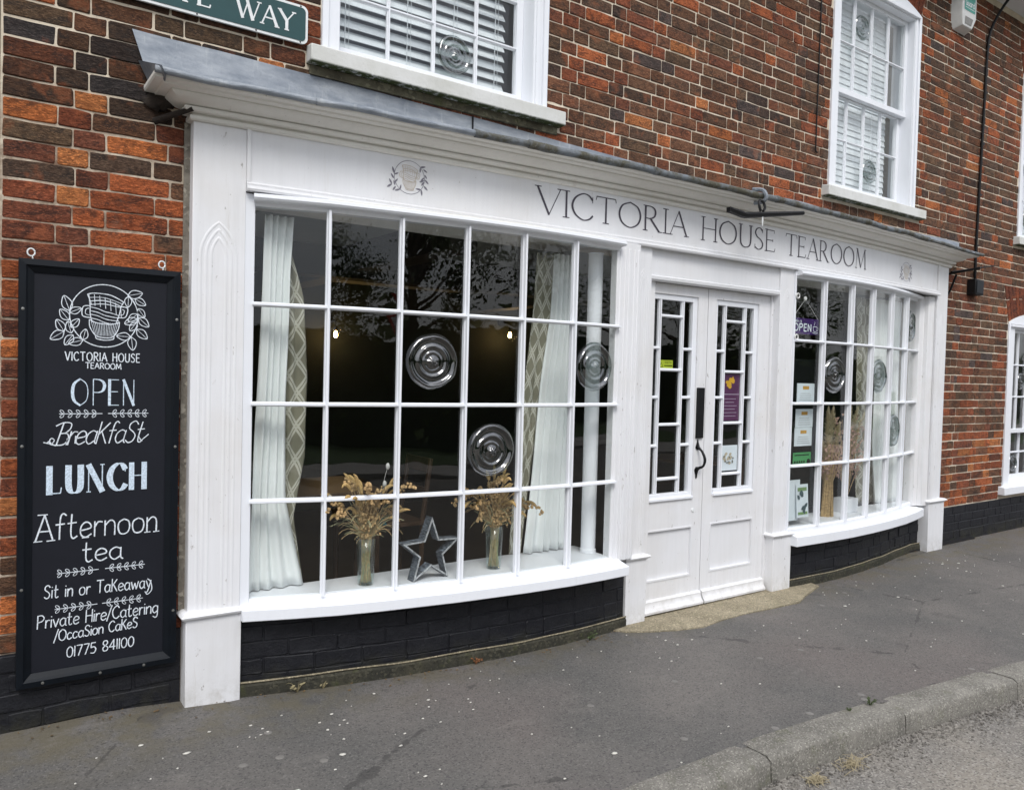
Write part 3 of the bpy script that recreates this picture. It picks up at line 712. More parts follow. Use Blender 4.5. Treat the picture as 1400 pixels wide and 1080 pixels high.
# ------------------------------------------------------------------ fascia, cornice, lead roof
fx = [1.0402+(7.2448-1.0402)*i/40 for i in range(41)]; fpath = [(x, -dep(x)) for x in fx]
mb = MB(); mb.sweep(fpath, [(-.06, 2.345), (.0, 2.345), (.0, 2.622), (-.06, 2.622)]); fascia = part(mb, 'fascia', paint_f, smooth='auto')
mb = MB(); mb.sweep([(x, y) for x, y in fpath], [(-.01, 2.340), (.026, 2.340), (.030, 2.350), (.026, 2.361), (.016, 2.364), (.018, 2.374), (.012, 2.382), (.001, 2.384), (-.01, 2.384)]); part(mb, 'fascia_bead', paint_f, fascia, smooth='auto')
mb = MB(); mb.box(1.040, 1.056, -dep(1.05)-.010, -.03, 2.384, 2.62); part(mb, 'end_bead', paint_w, fascia); mb = MB(); mb.box(7.225, 7.245, -dep(7.2)-.010, -.03, 2.384, 2.62); part(mb, 'end_bead', paint_w, fascia)
cx_ = [.815+(7.48-.815)*i/44 for i in range(45)]
cpath = [(.815, .0)]+[(x, -dep(x)) for x in cx_]+[(7.48, .0)]
mb = MB(); mb.sweep(cpath, [(-.02, 2.616), (.012, 2.618), (.020, 2.624), (.020, 2.638), (.010, 2.642), (.010, 2.648), (.040, 2.651), (.046, 2.658), (.046, 2.668), (.036, 2.672), (.060, 2.676), (.085, 2.684), (.105, 2.697), (.112, 2.704), (.112, 2.709), (.150, 2.711), (.156, 2.718), (.188, 2.720), (.193, 2.728), (.193, 2.742), (-.02, 2.748)]); part(mb, 'cornice', paint_c, smooth='auto')
# lead: sloping sheet and upstand, rolled front edge
mb = MB(); N = 80; TOPZ = [(.57, 2.974), (2.3, 2.954), (3.75, 2.918), (5.36, 2.926), (6.4, 2.900), (7.82, 2.904)]
for i in range(N+1):
    t = i/N; xw = .573+(7.814-.573)*t; xf = .640+(7.690-.640)*t; xm = .615+(7.80-.615)*t
    w = noise.noise(Vector((xw*2.2, 0, 0)))*.006; yf = -(dep(min(max(xf, .815), 7.48))+.205)
    mb.v += [(xw, .004, lerp_tab(TOPZ, xw)+w), (xw, -.010, lerp_tab(TOPZ, xw)+w), (xm, -.016+w*.4, 2.845+w), (xm+.004, -.030, 2.828+w*.5), (xf, (yf)*.55, 2.780+w*.6), (xf, yf, 2.752+w*.3), (xf, yf-.004, 2.735)]
for i in range(N):
    for q in range(6): a = i*7+q; mb.f.append((a, a+1, a+8, a+7))
lead = part(mb, 'lead_roof', lead_m, smooth=True)
mb = MB(); mb.poly([(.60, -.012, 2.845), (.640, -.29, 2.75), (.66, -.27, 2.72), (.70, -.02, 2.72), (.65, -.008, 2.76)]); mb.poly([(.598, -.006, 2.845), (.645, -.002, 2.755), (.70, -.006, 2.72), (.66, -.27, 2.712), (.636, -.295, 2.745)]); part(mb, 'lead_flap', lead_m, lead)
segs = [(.64, 1.30, .015), (1.30, 2.10, .016), (2.10, 2.42, .018), (2.42, 3.30, .021), (3.30, 4.42, .020), (4.42, 5.55, .020), (5.55, 6.55, .019), (6.55, 7.70, .014)]
for a, b, r_ in segs:
    pts = []; rr = []; n = max(6, int((b-a)/.05))
    for i in range(n+1):
        x = a-.02+(b-a+.02)*i/n; xc = min(max(x, .815), 7.48)
        pts.append((x, -(dep(xc)+.197)+noise.noise(Vector((x*4, 1, 0)))*.006, 2.738+r_*.15+noise.noise(Vector((x*3, 5, 0)))*.009)); rr.append(r_*(1.15 if i == 0 else 1)*(1+.25*noise.noise(Vector((x*9, 3, 0)))))
    mb = MB(); mb.tube(pts, rr, 9); part(mb, 'lead_roll', lead_m if a < 1.9 else roll_m, lead, smooth=True)
mb = MB(); mb.box(2.285, 2.291, -.022, -.010, 2.83, 2.955); part(mb, 'lead_seam', iron_m, lead)
# board over the doors, transom and rotten bracket under the cornice end
mb = MB(); mb.prism([(3.482, -.05), (3.482, -.222), (4.762, -.228), (4.762, -.05)][::-1], 2.182, 2.342); over = part(mb, 'door_head', paint_f)
mb = MB(); mb.sweep([(3.482, -.222), (4.762, -.228)], [(-.04, 2.144), (.004, 2.144), (.014, 2.152), (.016, 2.170), (.006, 2.180), (-.04, 2.184)]); part(mb, 'transom_bead', paint_f, over, smooth='auto')
mb = MB(); mb.box(3.44, 3.56, -.196, -.13, .0, 2.15); part(mb, 'door_frame', paint_w, over); mb = MB(); mb.box(4.742, 4.80, -.19, .0, .0, 2.15); part(mb, 'door_frame', paint_w, over)
mb = MB(); mb.tube([(.665, -.002, 2.60), (.74, -.05, 2.635), (.80, -.11, 2.655)], [.016, .013, .010], 7); mb.blob((.68, -.01, 2.69), (.06, .02, .04), 9, 6, .3); part(mb, 'rotten_bracket', m_plain('rotten_wood', (.045, .032, .024), .95, 0, .3, 40, .8, .01), smooth=True)
mb = MB(); mb.box(.790, .818, -.012, .004, .40, 2.62, .003); part(mb, 'mortar_fillet', m_concrete('grey_fillet', (.26, .24, .20), (.14, .12, .10), 60, .1), wall)

# ------------------------------------------------------------------ stroke lettering
SER = {
'V': (.84, 'T0,1 .42,0|t.42,0 .82,1|z-.1,1 .13,1|z.70,1 .94,1'), 'I': (.10, 'T.05,0 .05,1|z-.07,0 .17,0|z-.07,1 .17,1'),
'C': (.80, '.78,.80 .64,.96 .42,1 .14,.82 .02,.5 .14,.18 .42,0 .66,.05 .80,.20|t.785,.70 .785,.93'), 'T': (.74, 't0,1 .74,1|T.37,0 .37,1|t.0,1 -.03,.86|t.74,1 .77,.86|z.25,0 .49,0'),
'O': (.92, '.46,1 .14,.84 .02,.5 .14,.16 .46,0 .78,.16 .90,.5 .78,.84 .46,1'), 'R': (.74, 'T.05,0 .05,1|.05,.99 .28,.99 .44,.90 .48,.74 .42,.58 .26,.50 .05,.5|T.26,.5 .66,0|z-.05,0 .15,0|z-.05,1 .1,1|z.60,0 .78,0'),
'A': (.80, 't.02,0 .40,1|T.40,1 .78,0|t.16,.36 .64,.36|z-.08,0 .13,0|z.67,0 .90,0'), 'H': (.74, 'T.05,0 .05,1|T.69,0 .69,1|t.05,.52 .69,.52|z-.05,0 .15,0|z-.05,1 .15,1|z.59,0 .79,0|z.59,1 .79,1'),
'U': (.70, '.07,1 .07,.32 .16,.07 .36,0 .56,.08 .64,.32 .64,1|z-.04,1 .18,1|z.54,1 .75,1'), 'S': (.52, '.46,.86 .32,.99 .14,.93 .06,.76 .16,.58 .36,.46 .49,.28 .43,.08 .24,0 .05,.10|t.465,.78 .465,.95|t.045,.03 .045,.22'),
'E': (.56, 'T.05,0 .05,1|t.05,.985 .50,.985|t.05,.52 .42,.52|t.05,.015 .54,.015|t.50,.98 .50,.86|t.54,.02 .57,.16|t.42,.46 .42,.58|z-.05,0 .1,0|z-.05,1 .1,1'),
'M': (.96, 't.06,0 .14,1|T.14,1 .48,.05|t.48,.05 .82,1|T.82,1 .90,0|z-.03,0 .15,0|z.80,0 1.0,0|z.03,1 .14,1|z.82,1 .93,1'),
'W': (1.14, 'T0,1 .30,0|t.30,0 .56,.9|T.50,1 .80,0|t.80,0 1.12,1|z-.1,1 .12,1|z.40,1 .6,1|z1.0,1 1.22,1'), 'Y': (.78, 'T.02,1 .39,.48|t.39,.48 .76,1|T.39,0 .39,.48|z-.08,1 .12,1|z.66,1 .86,1|z.28,0 .5,0'),
'L': (.60, 'T.05,0 .05,1|t.05,.02 .56,.02|t.56,.02 .60,.22|z-.06,1 .17,1|z-.06,0 .1,0'), 'N': (.80, 't.06,0 .06,1|T.06,1 .72,0|t.72,0 .72,1|z-.04,0 .16,0|z.62,1 .82,1'),
'P': (.56, 't.05,0 .05,1|.05,.99 .28,.99 .46,.90 .52,.74 .44,.56 .26,.48 .05,.49')}
HW = {
'V': (.62, '0,1 .31,0|.31,0 .62,1'), 'I': (.06, '.03,0 .03,1'), 'C': (.60, '.58,.82 .40,1 .12,.82 .02,.5 .14,.12 .38,0 .60,.16'), 'T': (.62, '0,1 .62,1|.31,0 .31,1'),
'O': (.70, '.35,1 .08,.8 .01,.5 .1,.15 .35,0 .6,.15 .69,.5 .6,.82 .35,1'), 'R': (.56, '.03,0 .03,1|.03,1 .35,.98 .5,.78 .38,.56 .03,.5|.2,.5 .56,0'), 'A': (.66, '0,0 .33,1|.33,1 .66,0|.12,.36 .54,.36'),
'H': (.56, '.03,0 .03,1|.53,0 .53,1|.03,.52 .53,.52'), 'U': (.56, '.03,1 .03,.3 .12,.05 .28,0 .45,.06 .53,.3 .53,1'), 'S': (.50, '.48,.84 .3,1 .08,.88 .08,.66 .3,.5 .46,.32 .4,.08 .2,0 .02,.12'),
'E': (.46, '.03,0 .03,1|.03,1 .46,1|.03,.52 .4,.52|.03,0 .46,0'), 'M': (.78, '.02,0 .1,1|.1,1 .4,.2|.4,.2 .68,1|.68,1 .76,0'), 'B': (.62, '.14,0 .2,1|-.12,.86 .2,1 .55,.96 .58,.72 .4,.54 .2,.52|.2,.52 .5,.5 .62,.28 .48,.03 .14,0 -.15,.06 -.24,.18 -.3,.12'),
'P': (.54, '.03,0 .03,1|.03,.98 .32,1 .52,.8 .38,.56 .03,.48'), 'F': (.4, '.03,0 .03,1|.03,1 .4,1|.03,.52 .35,.52'),
'a': (.50, '.46,.5 .26,.6 .05,.45 .03,.18 .2,0 .42,.14|.46,.58 .45,.12 .54,0'), 'c': (.44, '.43,.5 .25,.6 .05,.44 .04,.14 .22,0 .44,.12'), 'e': (.46, '.03,.28 .42,.36 .40,.53 .22,.6 .05,.44 .04,.14 .22,0 .46,.12'),
'f': (.36, '.40,.92 .28,1 .17,.82 .15,0|.0,.58 .34,.6'), 'g': (.50, '.45,.5 .26,.6 .05,.44 .05,.16 .22,.02 .44,.16|.46,.58 .46,-.2 .28,-.36 .08,-.24'), 'h': (.46, '.03,0 .03,1|.03,.4 .24,.6 .42,.48 .43,0'),
'i': (.08, '.04,0 .04,.6|.04,.80 .04,.85'), 'k': (.50, '.03,0 .06,1|.46,.62 .06,.3|.2,.42 .5,0'), 'K': (.5, '.03,0 .03,1|.46,.95 .03,.42|.16,.55 .5,0'), 'n': (.46, '.03,0 .03,.6|.03,.4 .24,.6 .42,.48 .43,0'), 'm': (.7, '.03,0 .03,.6|.03,.4 .2,.6 .36,.46 .36,0|.36,.4 .52,.6 .66,.46 .68,0'),
'o': (.50, '.25,.6 .06,.5 .01,.3 .08,.06 .25,0 .42,.08 .49,.3 .43,.52 .25,.6'), 'r': (.32, '.03,0 .03,.6|.03,.36 .16,.57 .34,.56'), 's': (.38, '.36,.52 .2,.6 .05,.48 .2,.32 .35,.18 .22,0 .02,.08'), 't': (.38, '.15,.95 .13,.2 .22,0 .38,.08|0,.6 .34,.62'),
'v': (.44, '0,.6 .22,0|.22,0 .44,.6'), 'w': (.66, '0,.6 .16,0|.16,0 .33,.5|.33,.5 .48,0|.48,0 .66,.6'), 'y': (.46, '0,.6 .22,.08|.46,.6 .2,-.22 .02,-.36'), '/': (.30, '-.05,-.12 .34,1.08'),
'0': (.50, '.25,1 .06,.8 .01,.5 .07,.15 .25,0 .43,.15 .49,.5 .44,.82 .25,1'), '1': (.08, '.04,0 .04,1'), '7': (.46, '0,1 .46,1|.46,1 .15,0'), '5': (.46, '.42,1 .06,1|.06,1 .04,.56|.04,.56 .3,.6 .46,.34 .3,.02 .02,.05'), '8': (.48, '.24,.52 .05,.68 .1,.95 .34,.98 .42,.74 .24,.52 .04,.3 .1,.03 .36,.02 .46,.28 .24,.52'), '4': (.5, '.36,0 .36,1|.36,1 0,.3|0,.3 .5,.3'), ' ': (.34, ''), '-': (.3, '0,.3 .3,.3'), 'u': (.46, '.03,.6 .04,.14 .2,0 .4,.16|.43,.6 .43,0'), 'G': (.62, '.58,.82 .40,1 .12,.82 .02,.5 .14,.12 .38,0 .60,.16|.6,.45 .6,.05|.36,.45 .62,.45'), 'd': (.5, '.44,.5 .26,.6 .05,.44 .05,.14 .22,0 .42,.14|.46,1 .46,0'), 'D': (.6, '.03,0 .03,1|.03,1 .4,.95 .58,.5 .4,.05 .03,0'), 'N': (.56, '.03,0 .03,1|.03,1 .53,0|.53,0 .53,1'), 'L': (.42, '.03,0 .03,1|.03,0 .42,0'), 'W': (.8, '0,1 .2,0|.2,0 .4,.8|.4,.8 .6,0|.6,0 .8,1')}
SER[' '] = (.42, '')
BLD = {'O': (.66, '.33,1 .09,.82 .02,.5 .09,.18 .33,0|t.33,0 .57,.18 .64,.5 .57,.82 .33,1'), 'P': (.50, 't.04,0 .04,1|.04,1 .30,.98 .46,.88 .50,.72 .42,.56 .26,.50 .04,.5'), 'E': (.44, 'T.05,0 .05,1|t.05,.99 .44,.99|t.05,.53 .40,.53|t.05,.01 .44,.01'), 'N': (.52, 't.04,0 .04,1|T.04,1 .48,0|t.48,0 .48,1')}
class Ink:
    """flat strokes laid on a surface: place(u, v, lift) -> world point"""
    def __init__(s, place, lift=.0012): s.mb = MB(); s.place = place; s.k = 0; s.lift = lift
    def stroke(s, pts, w, nib=None, sm=True):
        w *= .92
        P = [Vector((p[0], p[1])) for p in pts]
        if len(P) > 2 and sm: P = [Vector((q.x, q.y)) for q in smooth_pts([(p.x, p.y, 0) for p in P], 5)]
        n0 = len(s.mb.v); lift = s.lift+(s.k % 9)*.00013; s.k += 1; k = len(P)
        for i, p in enumerate(P):
            t = P[min(i+1, k-1)]-P[max(i-1, 0)]
            if t.length < 1e-9: t = Vector((1, 0))
            t.normalize(); nn = Vector((-t.y, t.x)); ww = w*(1+.28*noise.noise(Vector((p.x*38, p.y*38, s.k)))) if not nib else nib[0]+(nib[1]-nib[0])*abs(t.y)**1.3
            if k == 2 or i in (0, k-1): q = p+t*(ww*.15*(1 if i else -1))
            else: q = p
            a, b = q+nn*ww/2, q-nn*ww/2; s.mb.v.append(tuple(s.place(a.x, a.y, lift))); s.mb.v.append(tuple(s.place(b.x, b.y, lift)))
        for i in range(k-1): a = n0+2*i; s.mb.f.append((a, a+1, a+3, a+2))
    def fill(s, pts, sm=True):
        P = smooth_pts([(x, y, 0) for x, y in pts], 3, True)[:-1] if sm else [Vector((x, y, 0)) for x, y in pts]
        lift = s.lift+(s.k % 9)*.00013; s.k += 1; s.mb.poly([s.place(p.x, p.y, lift) for p in P])
    def text(s, font, txt, x0, x1, y0, y1, h, w, thick=None, track=.16, shear=0.0, serif_len=1):
        """baseline from (x0,y0) to (x1,y1), cap height h, widths fitted"""
        tot = sum(font[c][0] for c in txt)+track*(len(txt)-1); sx = (x1-x0)/tot; cx = 0; tk = thick or w
        for c in txt:
            gw, data = font[c]
            for st in [q for q in data.split('|') if q]:
                kind = st[0] if st[0] in 'Ttz' else ''; st = st[1:] if kind else st
                pts = []
                for pr in st.split(' '):
                    a, b = pr.split(','); a, b = float(a), float(b); X = cx+a+shear*b
                    u = x0+X*sx; pts.append((u, y0+(y1-y0)*(u-x0)/(x1-x0 or 1)+b*h))
                if kind == 'T': s.stroke(pts, tk)
                elif kind in ('t', 'z'): s.stroke(pts, w)
                elif thick: s.stroke(pts, w, (w, tk))
                else: s.stroke(pts, w)
            cx += gw+track
    def build(s, name, mat_, parent): return s.mb.build(name, mat_, parent)
def leaf_pts(x, y, a, L_, w=.32):
    c, s_ = math.cos(a), math.sin(a); out = []
    for u, v in ((0, 0), (.3, w*.85), (.65, w*.8), (1, 0), (.65, -w*.8), (.3, -w*.85)): out.append((x+(u*c-v*s_)*L_, y+(u*s_+v*c)*L_))
    return out
def cup_logo(ink_line, ink_leaf, ink_fill, cx, cy, rx, ry, w, fillmode=False):
    """wreath ring, leaves and three stacked cups"""
    P = lambda u, v: (cx+u*rx, cy+v*ry)
    ink_line.stroke([P(math.cos(a*math.pi/12), math.sin(a*math.pi/12)) for a in range(0, 25)], w)
    LV = [(-1.0, .10, 1.9, .5), (-1.0, .05, .45, .36), (-1.02, -.2, 2.2, .42), (-.96, -.42, .9, .36), (-1.15, -.55, 2.1, .42), (-1.15, -.55, 3.75, .46), (-.95, -.6, 1.85, .38), (-.9, -.65, 4.1, .40), (-.62, -.80, 1.35, .36), (-.62, -.80, 3.45, .42),
          (.68, .70, .25, .46), (.70, .68, -1.6, .36), (.90, .62, -.55, .38), (1.0, .30, -.95, .34), (.98, .12, 3.9, .38), (1.02, 0, -.75, .42), (.98, -.05, 3.55, .42), (.96, -.15, 4.1, .36), (.96, -.38, -.75, .44), (.78, -.64, 3.1, .42), (.80, -.64, -1.45, .44)]
    for u, v, a, l in LV:
        x, y = P(u, v); pts = leaf_pts(x, y, a, l*rx)
        if fillmode: ink_leaf.fill(leaf_pts(x, y, a, l*rx*.85, .17))
        else: ink_line.stroke(pts+[pts[0]], w*.85, sm=True); ink_line.stroke([(x, y), pts[3]], w*.5)
    def line(pl, k=1.0, sm=True, nk=ink_fill): nk.stroke([P(u, v) for u, v in pl], w*k, sm=sm)
    line([(-.50, .66), (-.30, .71), (.1, .69), (.35, .60), (.56, .48)]); line([(-.50, .66), (-.42, .45), (-.40, .36)]); line([(.56, .48), (.48, .33)], 1)
    line([(-.42, .45), (-.1, .49), (.2, .45), (.48, .33)]); line([(-.46, .56), (0, .58), (.52, .42)], .6)
    for i in range(7):
        u = -.46+i*.155; z = .68-.012*i*i*.8; line([(u, z), (u+.025, z-.36)], .6)
    line([(-.42, .36), (-.42, .05), (-.38, -.15), (-.36, -.22)]); line([(.48, .33), (.44, .1), (.34, -.22)]); line([(-.40, .34), (0, .38), (.46, .30)], .8)
    for v0, v1 in ((.30, .03), (.18, -.05), (.07, -.14), (-.05, -.22)):
        line([(-.40, v0-.04), (-.2, v0-.08), (0, v0-.16), (.2, v0-.2), (.42-.02*(v0 < 0), v1)], .8)
    line([(-.43, .30), (-.62, .26), (-.64, -.02), (-.42, -.08)], 1); line([(-.46, .22), (-.54, .18), (-.55, .04), (-.44, .0)], .7)
    line([(.50, .33), (.68, .28), (.62, -.0), (.42, -.03)], 1); line([(.52, .24), (.58, .2), (.55, .08), (.46, .05)], .7)
    line([(-.44, -.14), (-.42, -.38), (-.25, -.64), (.0, -.70), (.25, -.66), (.40, -.42), (.44, -.18)]); line([(-.44, -.14), (-.2, -.24), (.2, -.26), (.44, -.18)]); line([(-.26, -.66), (-.22, -.74), (.02, -.78), (.25, -.74), (.28, -.66)])
    for i in range(15):
        u = -.38+i*.055; line([(u, -.22), (u*.72, -.64)], .45)
# fascia lettering
def on_fascia(u, v, l): return (u, -dep(u)-l, v)
for word, a, b in (('VICTORIA', 2.605, 3.775), ('HOUSE', 3.915, 4.675), ('TEAROOM', 4.805, 5.895)):
    ik = Ink(on_fascia, .0012); ik.text(SER, word, a, b, 2.440, 2.442, .150, .0058, .0145, .15); ik.build('lettering', letter_m, fascia)
for cx, cy, rx, ry in ((1.832, 2.518, .082, .083), (6.590, 2.492, .085, .080)):
    a, b, c = Ink(on_fascia), Ink(on_fascia), Ink(on_fascia); cup_logo(a, b, c, cx, cy, rx, ry, .0028, True)
    a.build('logo_ring', logo_d, fascia); b.build('logo_leaves', logo_d, fascia); c.build('logo_cups', logo_g, fascia)

# ------------------------------------------------------------------ double doors
def leaf(x0, x1, ox0, ox1, gx0, gx1, vx, handed):
    y = -.175; yb = -.130; zs = (.022, 2.142); oz0, oz1 = .747, 2.076
    mb = MB(); mb.box(x0, ox0, y, yb, *zs); mb.box(ox1, x1, y, yb, *zs); mb.box(ox0, ox1, y, yb, oz1, zs[1]); mb.box(ox0, ox1, y, yb, .552, oz0); mb.box(ox0, ox1, y, yb, zs[0], .216)
    d = part(mb, 'door', paint_w); d['label'] = 'left leaf of the double door' if handed == 'l' else 'right leaf of the double door'
    mb = MB(); mb.box(ox0, ox1, y+.016, yb-.005, .216, .552); part(mb, 'panel', paint_f, d)
    mb = MB()
    for a in ((ox0, ox0+.010, .216, .552), (ox1-.010, ox1, .216, .552)): mb.box(a[0], a[1], y-.003, y+.02, a[2], a[3])
    mb.box(ox0+.01, ox1-.01, y-.004, y+.02, .216, .228); mb.box(ox0+.01, ox1-.01, y-.003, y+.02, .542, .552); part(mb, 'panel_moulding', paint_f, d)
    mb = MB()      # stepped glazing moulding
    mb.box(ox0, gx0, y+.010, yb, oz0, oz1); mb.box(gx1, ox1, y+.010, yb, oz0, oz1); mb.box(gx0, gx1, y+.010, yb, 2.040, oz1); mb.box(gx0, gx1, y+.002, yb, oz0, .782)
    mb.box(gx0-.008, gx1+.03, y-.014, y+.01, oz0-.010, oz0+.008); part(mb, 'glazing_frame', paint_win, d, bevel=.003)
    zc = [.785, .877, 1.232, 1.589, 1.937, 2.038]; zsd = [.785, 1.095, 1.409, 1.728, 2.038]; Y = y+.030
    for v in vx: mb = MB(); bar_section(mb, (v, Y, .783), (v, Y, 2.04), (0, -1, 0), .020, .022); part(mb, 'glazing_bar', paint_win, d)
    for z in zc[1:-1]: mb = MB(); bar_section(mb, (vx[0], Y, z), (vx[1], Y, z), (0, -1, 0), .020, .021); part(mb, 'glazing_bar', paint_win, d)
    for z in zsd[1:-1]:
        for a, b in ((gx0, vx[0]), (vx[1], gx1)): mb = MB(); bar_section(mb, (a, Y, z), (b, Y, z), (0, -1, 0), .020, .021); part(mb, 'glazing_bar', paint_win, d)
    for a, b, zz in ((gx0, vx[0], zsd), (vx[0], vx[1], zc), (vx[1], gx1, zsd)):
        for c, e in zip(zz, zz[1:]): mb = MB(); w1 = rng.uniform(-.001, .001); mb.obox((a, Y+w1, c), (b-a, 0, 0), (0, .004, 0), (0, w1, e-c)); part(mb, 'pane', glass_m, d)
    mb = MB(); n = len(mb.v); mb.sweep([(x0+.004, y), (x1-.004, y)], [(-.002, .020), (.045, .022), (.046, .036), (.030, .056), (.020, .080), (.022, .094), (.012, .102), (-.002, .104)]); part(mb, 'weatherboard', paint_w, d, smooth='auto')
    return d
dl = leaf(3.50, 4.081, 3.556, 3.990, 3.578, 3.950, (3.650, 3.860), 'l')
dr = leaf(4.087, 4.745, 4.172, 4.622, 4.196, 4.580, (4.280, 4.492), 'r')
mb = MB(); mb.box(3.996, 4.062, -.189, -.173, 1.138, 1.476, .001); part(mb, 'letter_plate', iron_m, dl, bevel=.003)
mb = MB()
mb.poly([(4.020, -.1785, 1.134), (4.042, -.1785, 1.075), (4.030, -.1785, 1.058), (4.012, -.1785, 1.058), (3.998, -.1785, 1.075)]); mb.poly([(4.014, -.1785, .860), (4.036, -.1785, .925), (4.026, -.1785, .945), (4.006, -.1785, .945), (3.994, -.1785, .925)])
mb.tube([Vector(p) for p in smooth_pts([(4.020, -.176, 1.13), (4.020, -.184, 1.08), (4.024, -.215, 1.05), (4.028, -.238, 1.0), (4.024, -.228, .955), (4.016, -.188, .93), (4.014, -.176, .865)], 5)], [.002]+[.006]*3+[.010]*4+[.008]*4+[.009]*6+[.008]*4+[.010]*4+[.007]*4+[.002], 8); part(mb, 'handle', iron_m, dl, smooth='auto')
mb = MB(); mb.lathe([(.014, 0), (.014, .004), (.010, .006), (.001, .006)], (3.995, -.175, .655), 'y', 14); part(mb, 'keyhole_cover', white_m, dl)

# ------------------------------------------------------------------ sash windows
def sash_window(key, cols, up_rows, lo_rows, meet, xg, ztop, zarch, bulls, label, sill_out=.07):
    x0, x1, z0, z1 = WIN[key]; g0, g1 = xg
    mb = MB(); fr = .012
    # box frame and architrave in steps
    mb.box(x0, g0-.045, -.004, .20, z0, ztop); mb.box(g1+.045, x1, -.004, .20, z0, ztop); mb.box(g0-.045, g1+.045, -.004, .20, ztop-.045, ztop)
    mb.box(x0, x0+.035, -.018, -.003, z0+.03, ztop); mb.box(x1-.035, x1, -.018, -.003, z0+.03, ztop); mb.box(x1-.085, x1-.055, -.012, -.003, z0+.03, ztop)
    f = part(mb, 'sash_window', paint_win, bevel=.003); f['label'] = label
    # arched white head
    if zarch > ztop+.01:
        n = 16; xc, hw = (x0+x1)/2, (x1-x0)/2; top = [(xc-hw+2*hw*i/n) for i in range(n+1)]
        zz = [arch_z(x, xc, hw+.03, ztop-.002, zarch-ztop) for x in top]; k = len(mb.v); m2 = MB()
        for yy in (-.010, .15):
            for x, z in zip(top, zz): m2.v.append((x, yy, z))
            for x in top: m2.v.append((x, yy, ztop+.001))
        for i in range(n):
            m2.f.append((n+1+i, n+2+i, i+1, i)); m2.f.append((i, i+1, 2*(n+1)+i+1, 2*(n+1)+i))
        m2.build('arched_head', paint_win, f)
        m2 = MB(); m2.box(x0+.04, x1-.04, -.030, -.004, ztop-.03, ztop-.006); m2.build('head_moulding', paint_win, f, bevel=.003)
    # sashes: upper in front, lower behind
    zb = z0+.125
    for nm, a, b, y, rows in (('upper_sash', meet, ztop-.045, .060, up_rows), ('lower_sash', zb, meet, .105, lo_rows)):
        mb = MB(); st = .045
        mb.box(g0-st, g0, y, y+.04, a-.02, b); mb.box(g1, g1+st, y, y+.04, a-.02, b)
        if nm == 'upper_sash': mb.box(g0, g1, y, y+.04, b-.035, b); mb.box(g0-st, g1+st, y-.006, y+.04, a-.022, a+.022)
        else: mb.box(g0, g1, y, y+.04, a-.085, a); mb.box(g0, g1, y, y+.04, b-.03, b)
        if nm == 'lower_sash': mb.box(g0-st, g0, y, y+.04, a-.085, a-.02); mb.box(g1, g1+st, y, y+.04, a-.085, a-.02)
        s_ = mb.build(nm, paint_win, f, bevel=.002)
        A = a+(.022 if nm == 'upper_sash' else 0); Bz = b-(.035 if nm == 'upper_sash' else .0)
        bars = MB()
        for c in range(1, cols): X = g0+(g1-g0)*c/cols; bar_section(bars, (X, y+.02, A), (X, y+.02, Bz), (0, -1, 0), .018, .02)
        for r_ in range(1, rows): Z = A+(Bz-A)*r_/rows; bar_section(bars, (g0, y+.02, Z), (g1, y+.02, Z), (0, -1, 0), .018, .019)
        bars.build('glazing_bars', paint_win, f)
        for c in range(cols):
            for r_ in range(rows):
                xa, xb = g0+(g1-g0)*c/cols, g0+(g1-g0)*(c+1)/cols; za, zc = A+(Bz-A)*r_/rows, A+(Bz-A)*(r_+1)/rows; w1, w2 = rng.uniform(-.0015, .0015), rng.uniform(-.0015, .0015)
                mb = MB(); mb.obox((xa, y+.022+w1, za), (xb-xa, w2, 0), (0, .004, 0), (0, w1, zc-za)); mb.build('pane', glass_m, f)
                if (nm[0], c, rows-1-r_) in bulls: bullseye(Vector(((xa+xb)/2, y+.018, (za+zc)/2)), min(xb-xa, zc-za)*.40, Vector((1, 0, 0)), Vector((0, -1, 0)), f, .009)
    mb = MB(); mb.box(g0-.045, g1+.045, .03, .2, z0, z0+.045); mb.build('inner_sill', paint_win, f)
    # projecting stone sill
    sx0, sx1 = x0-.072, x1+.105
    mb = MB(); zt = z0+.045; mb.prism([(sx0, .03), (sx0, -sill_out), (sx1, -sill_out), (sx1, .03)][::-1], z0-.048, [zt, zt-.012, zt-.012, zt][::-1]); mb.build('sill', stone_m if key != 'G3' else paint_win, f, bevel=.006)
    return f
w1 = sash_window('U1', 4, 3, 3, 4.00, (1.555, 2.655), 4.90, 4.90, {('l', 2, 2)}, 'upper sash window nearest the street sign')
w2 = sash_window('U2', 4, 2, 2, 3.935, (5.800, 6.835), 4.800, 4.93, {('u', 1, 0), ('l', 2, 1)}, 'upper sash window with arched white head')
w3 = sash_window('U3', 4, 2, 2, 3.935, (9.18, 10.22), 4.800, 4.93, {('l', 1, 1)}, 'upper sash window at the far right')
w4 = sash_window('G3', 4, 3, 2, 1.052, (9.155, 10.06), 2.19, 2.33, {('u', 1, 1), ('l', 1, 1)}, 'ground floor window right of the shopfront')
# under-sill stained brick pad
mb = MB(); mb.box(1.355, 2.88, -.020, -.006, 2.965, 3.012, .004); part(mb, 'sill_bed', m_concrete('mossy_bed', (.13, .12, .08), (.07, .06, .04), 50, .5), w1)

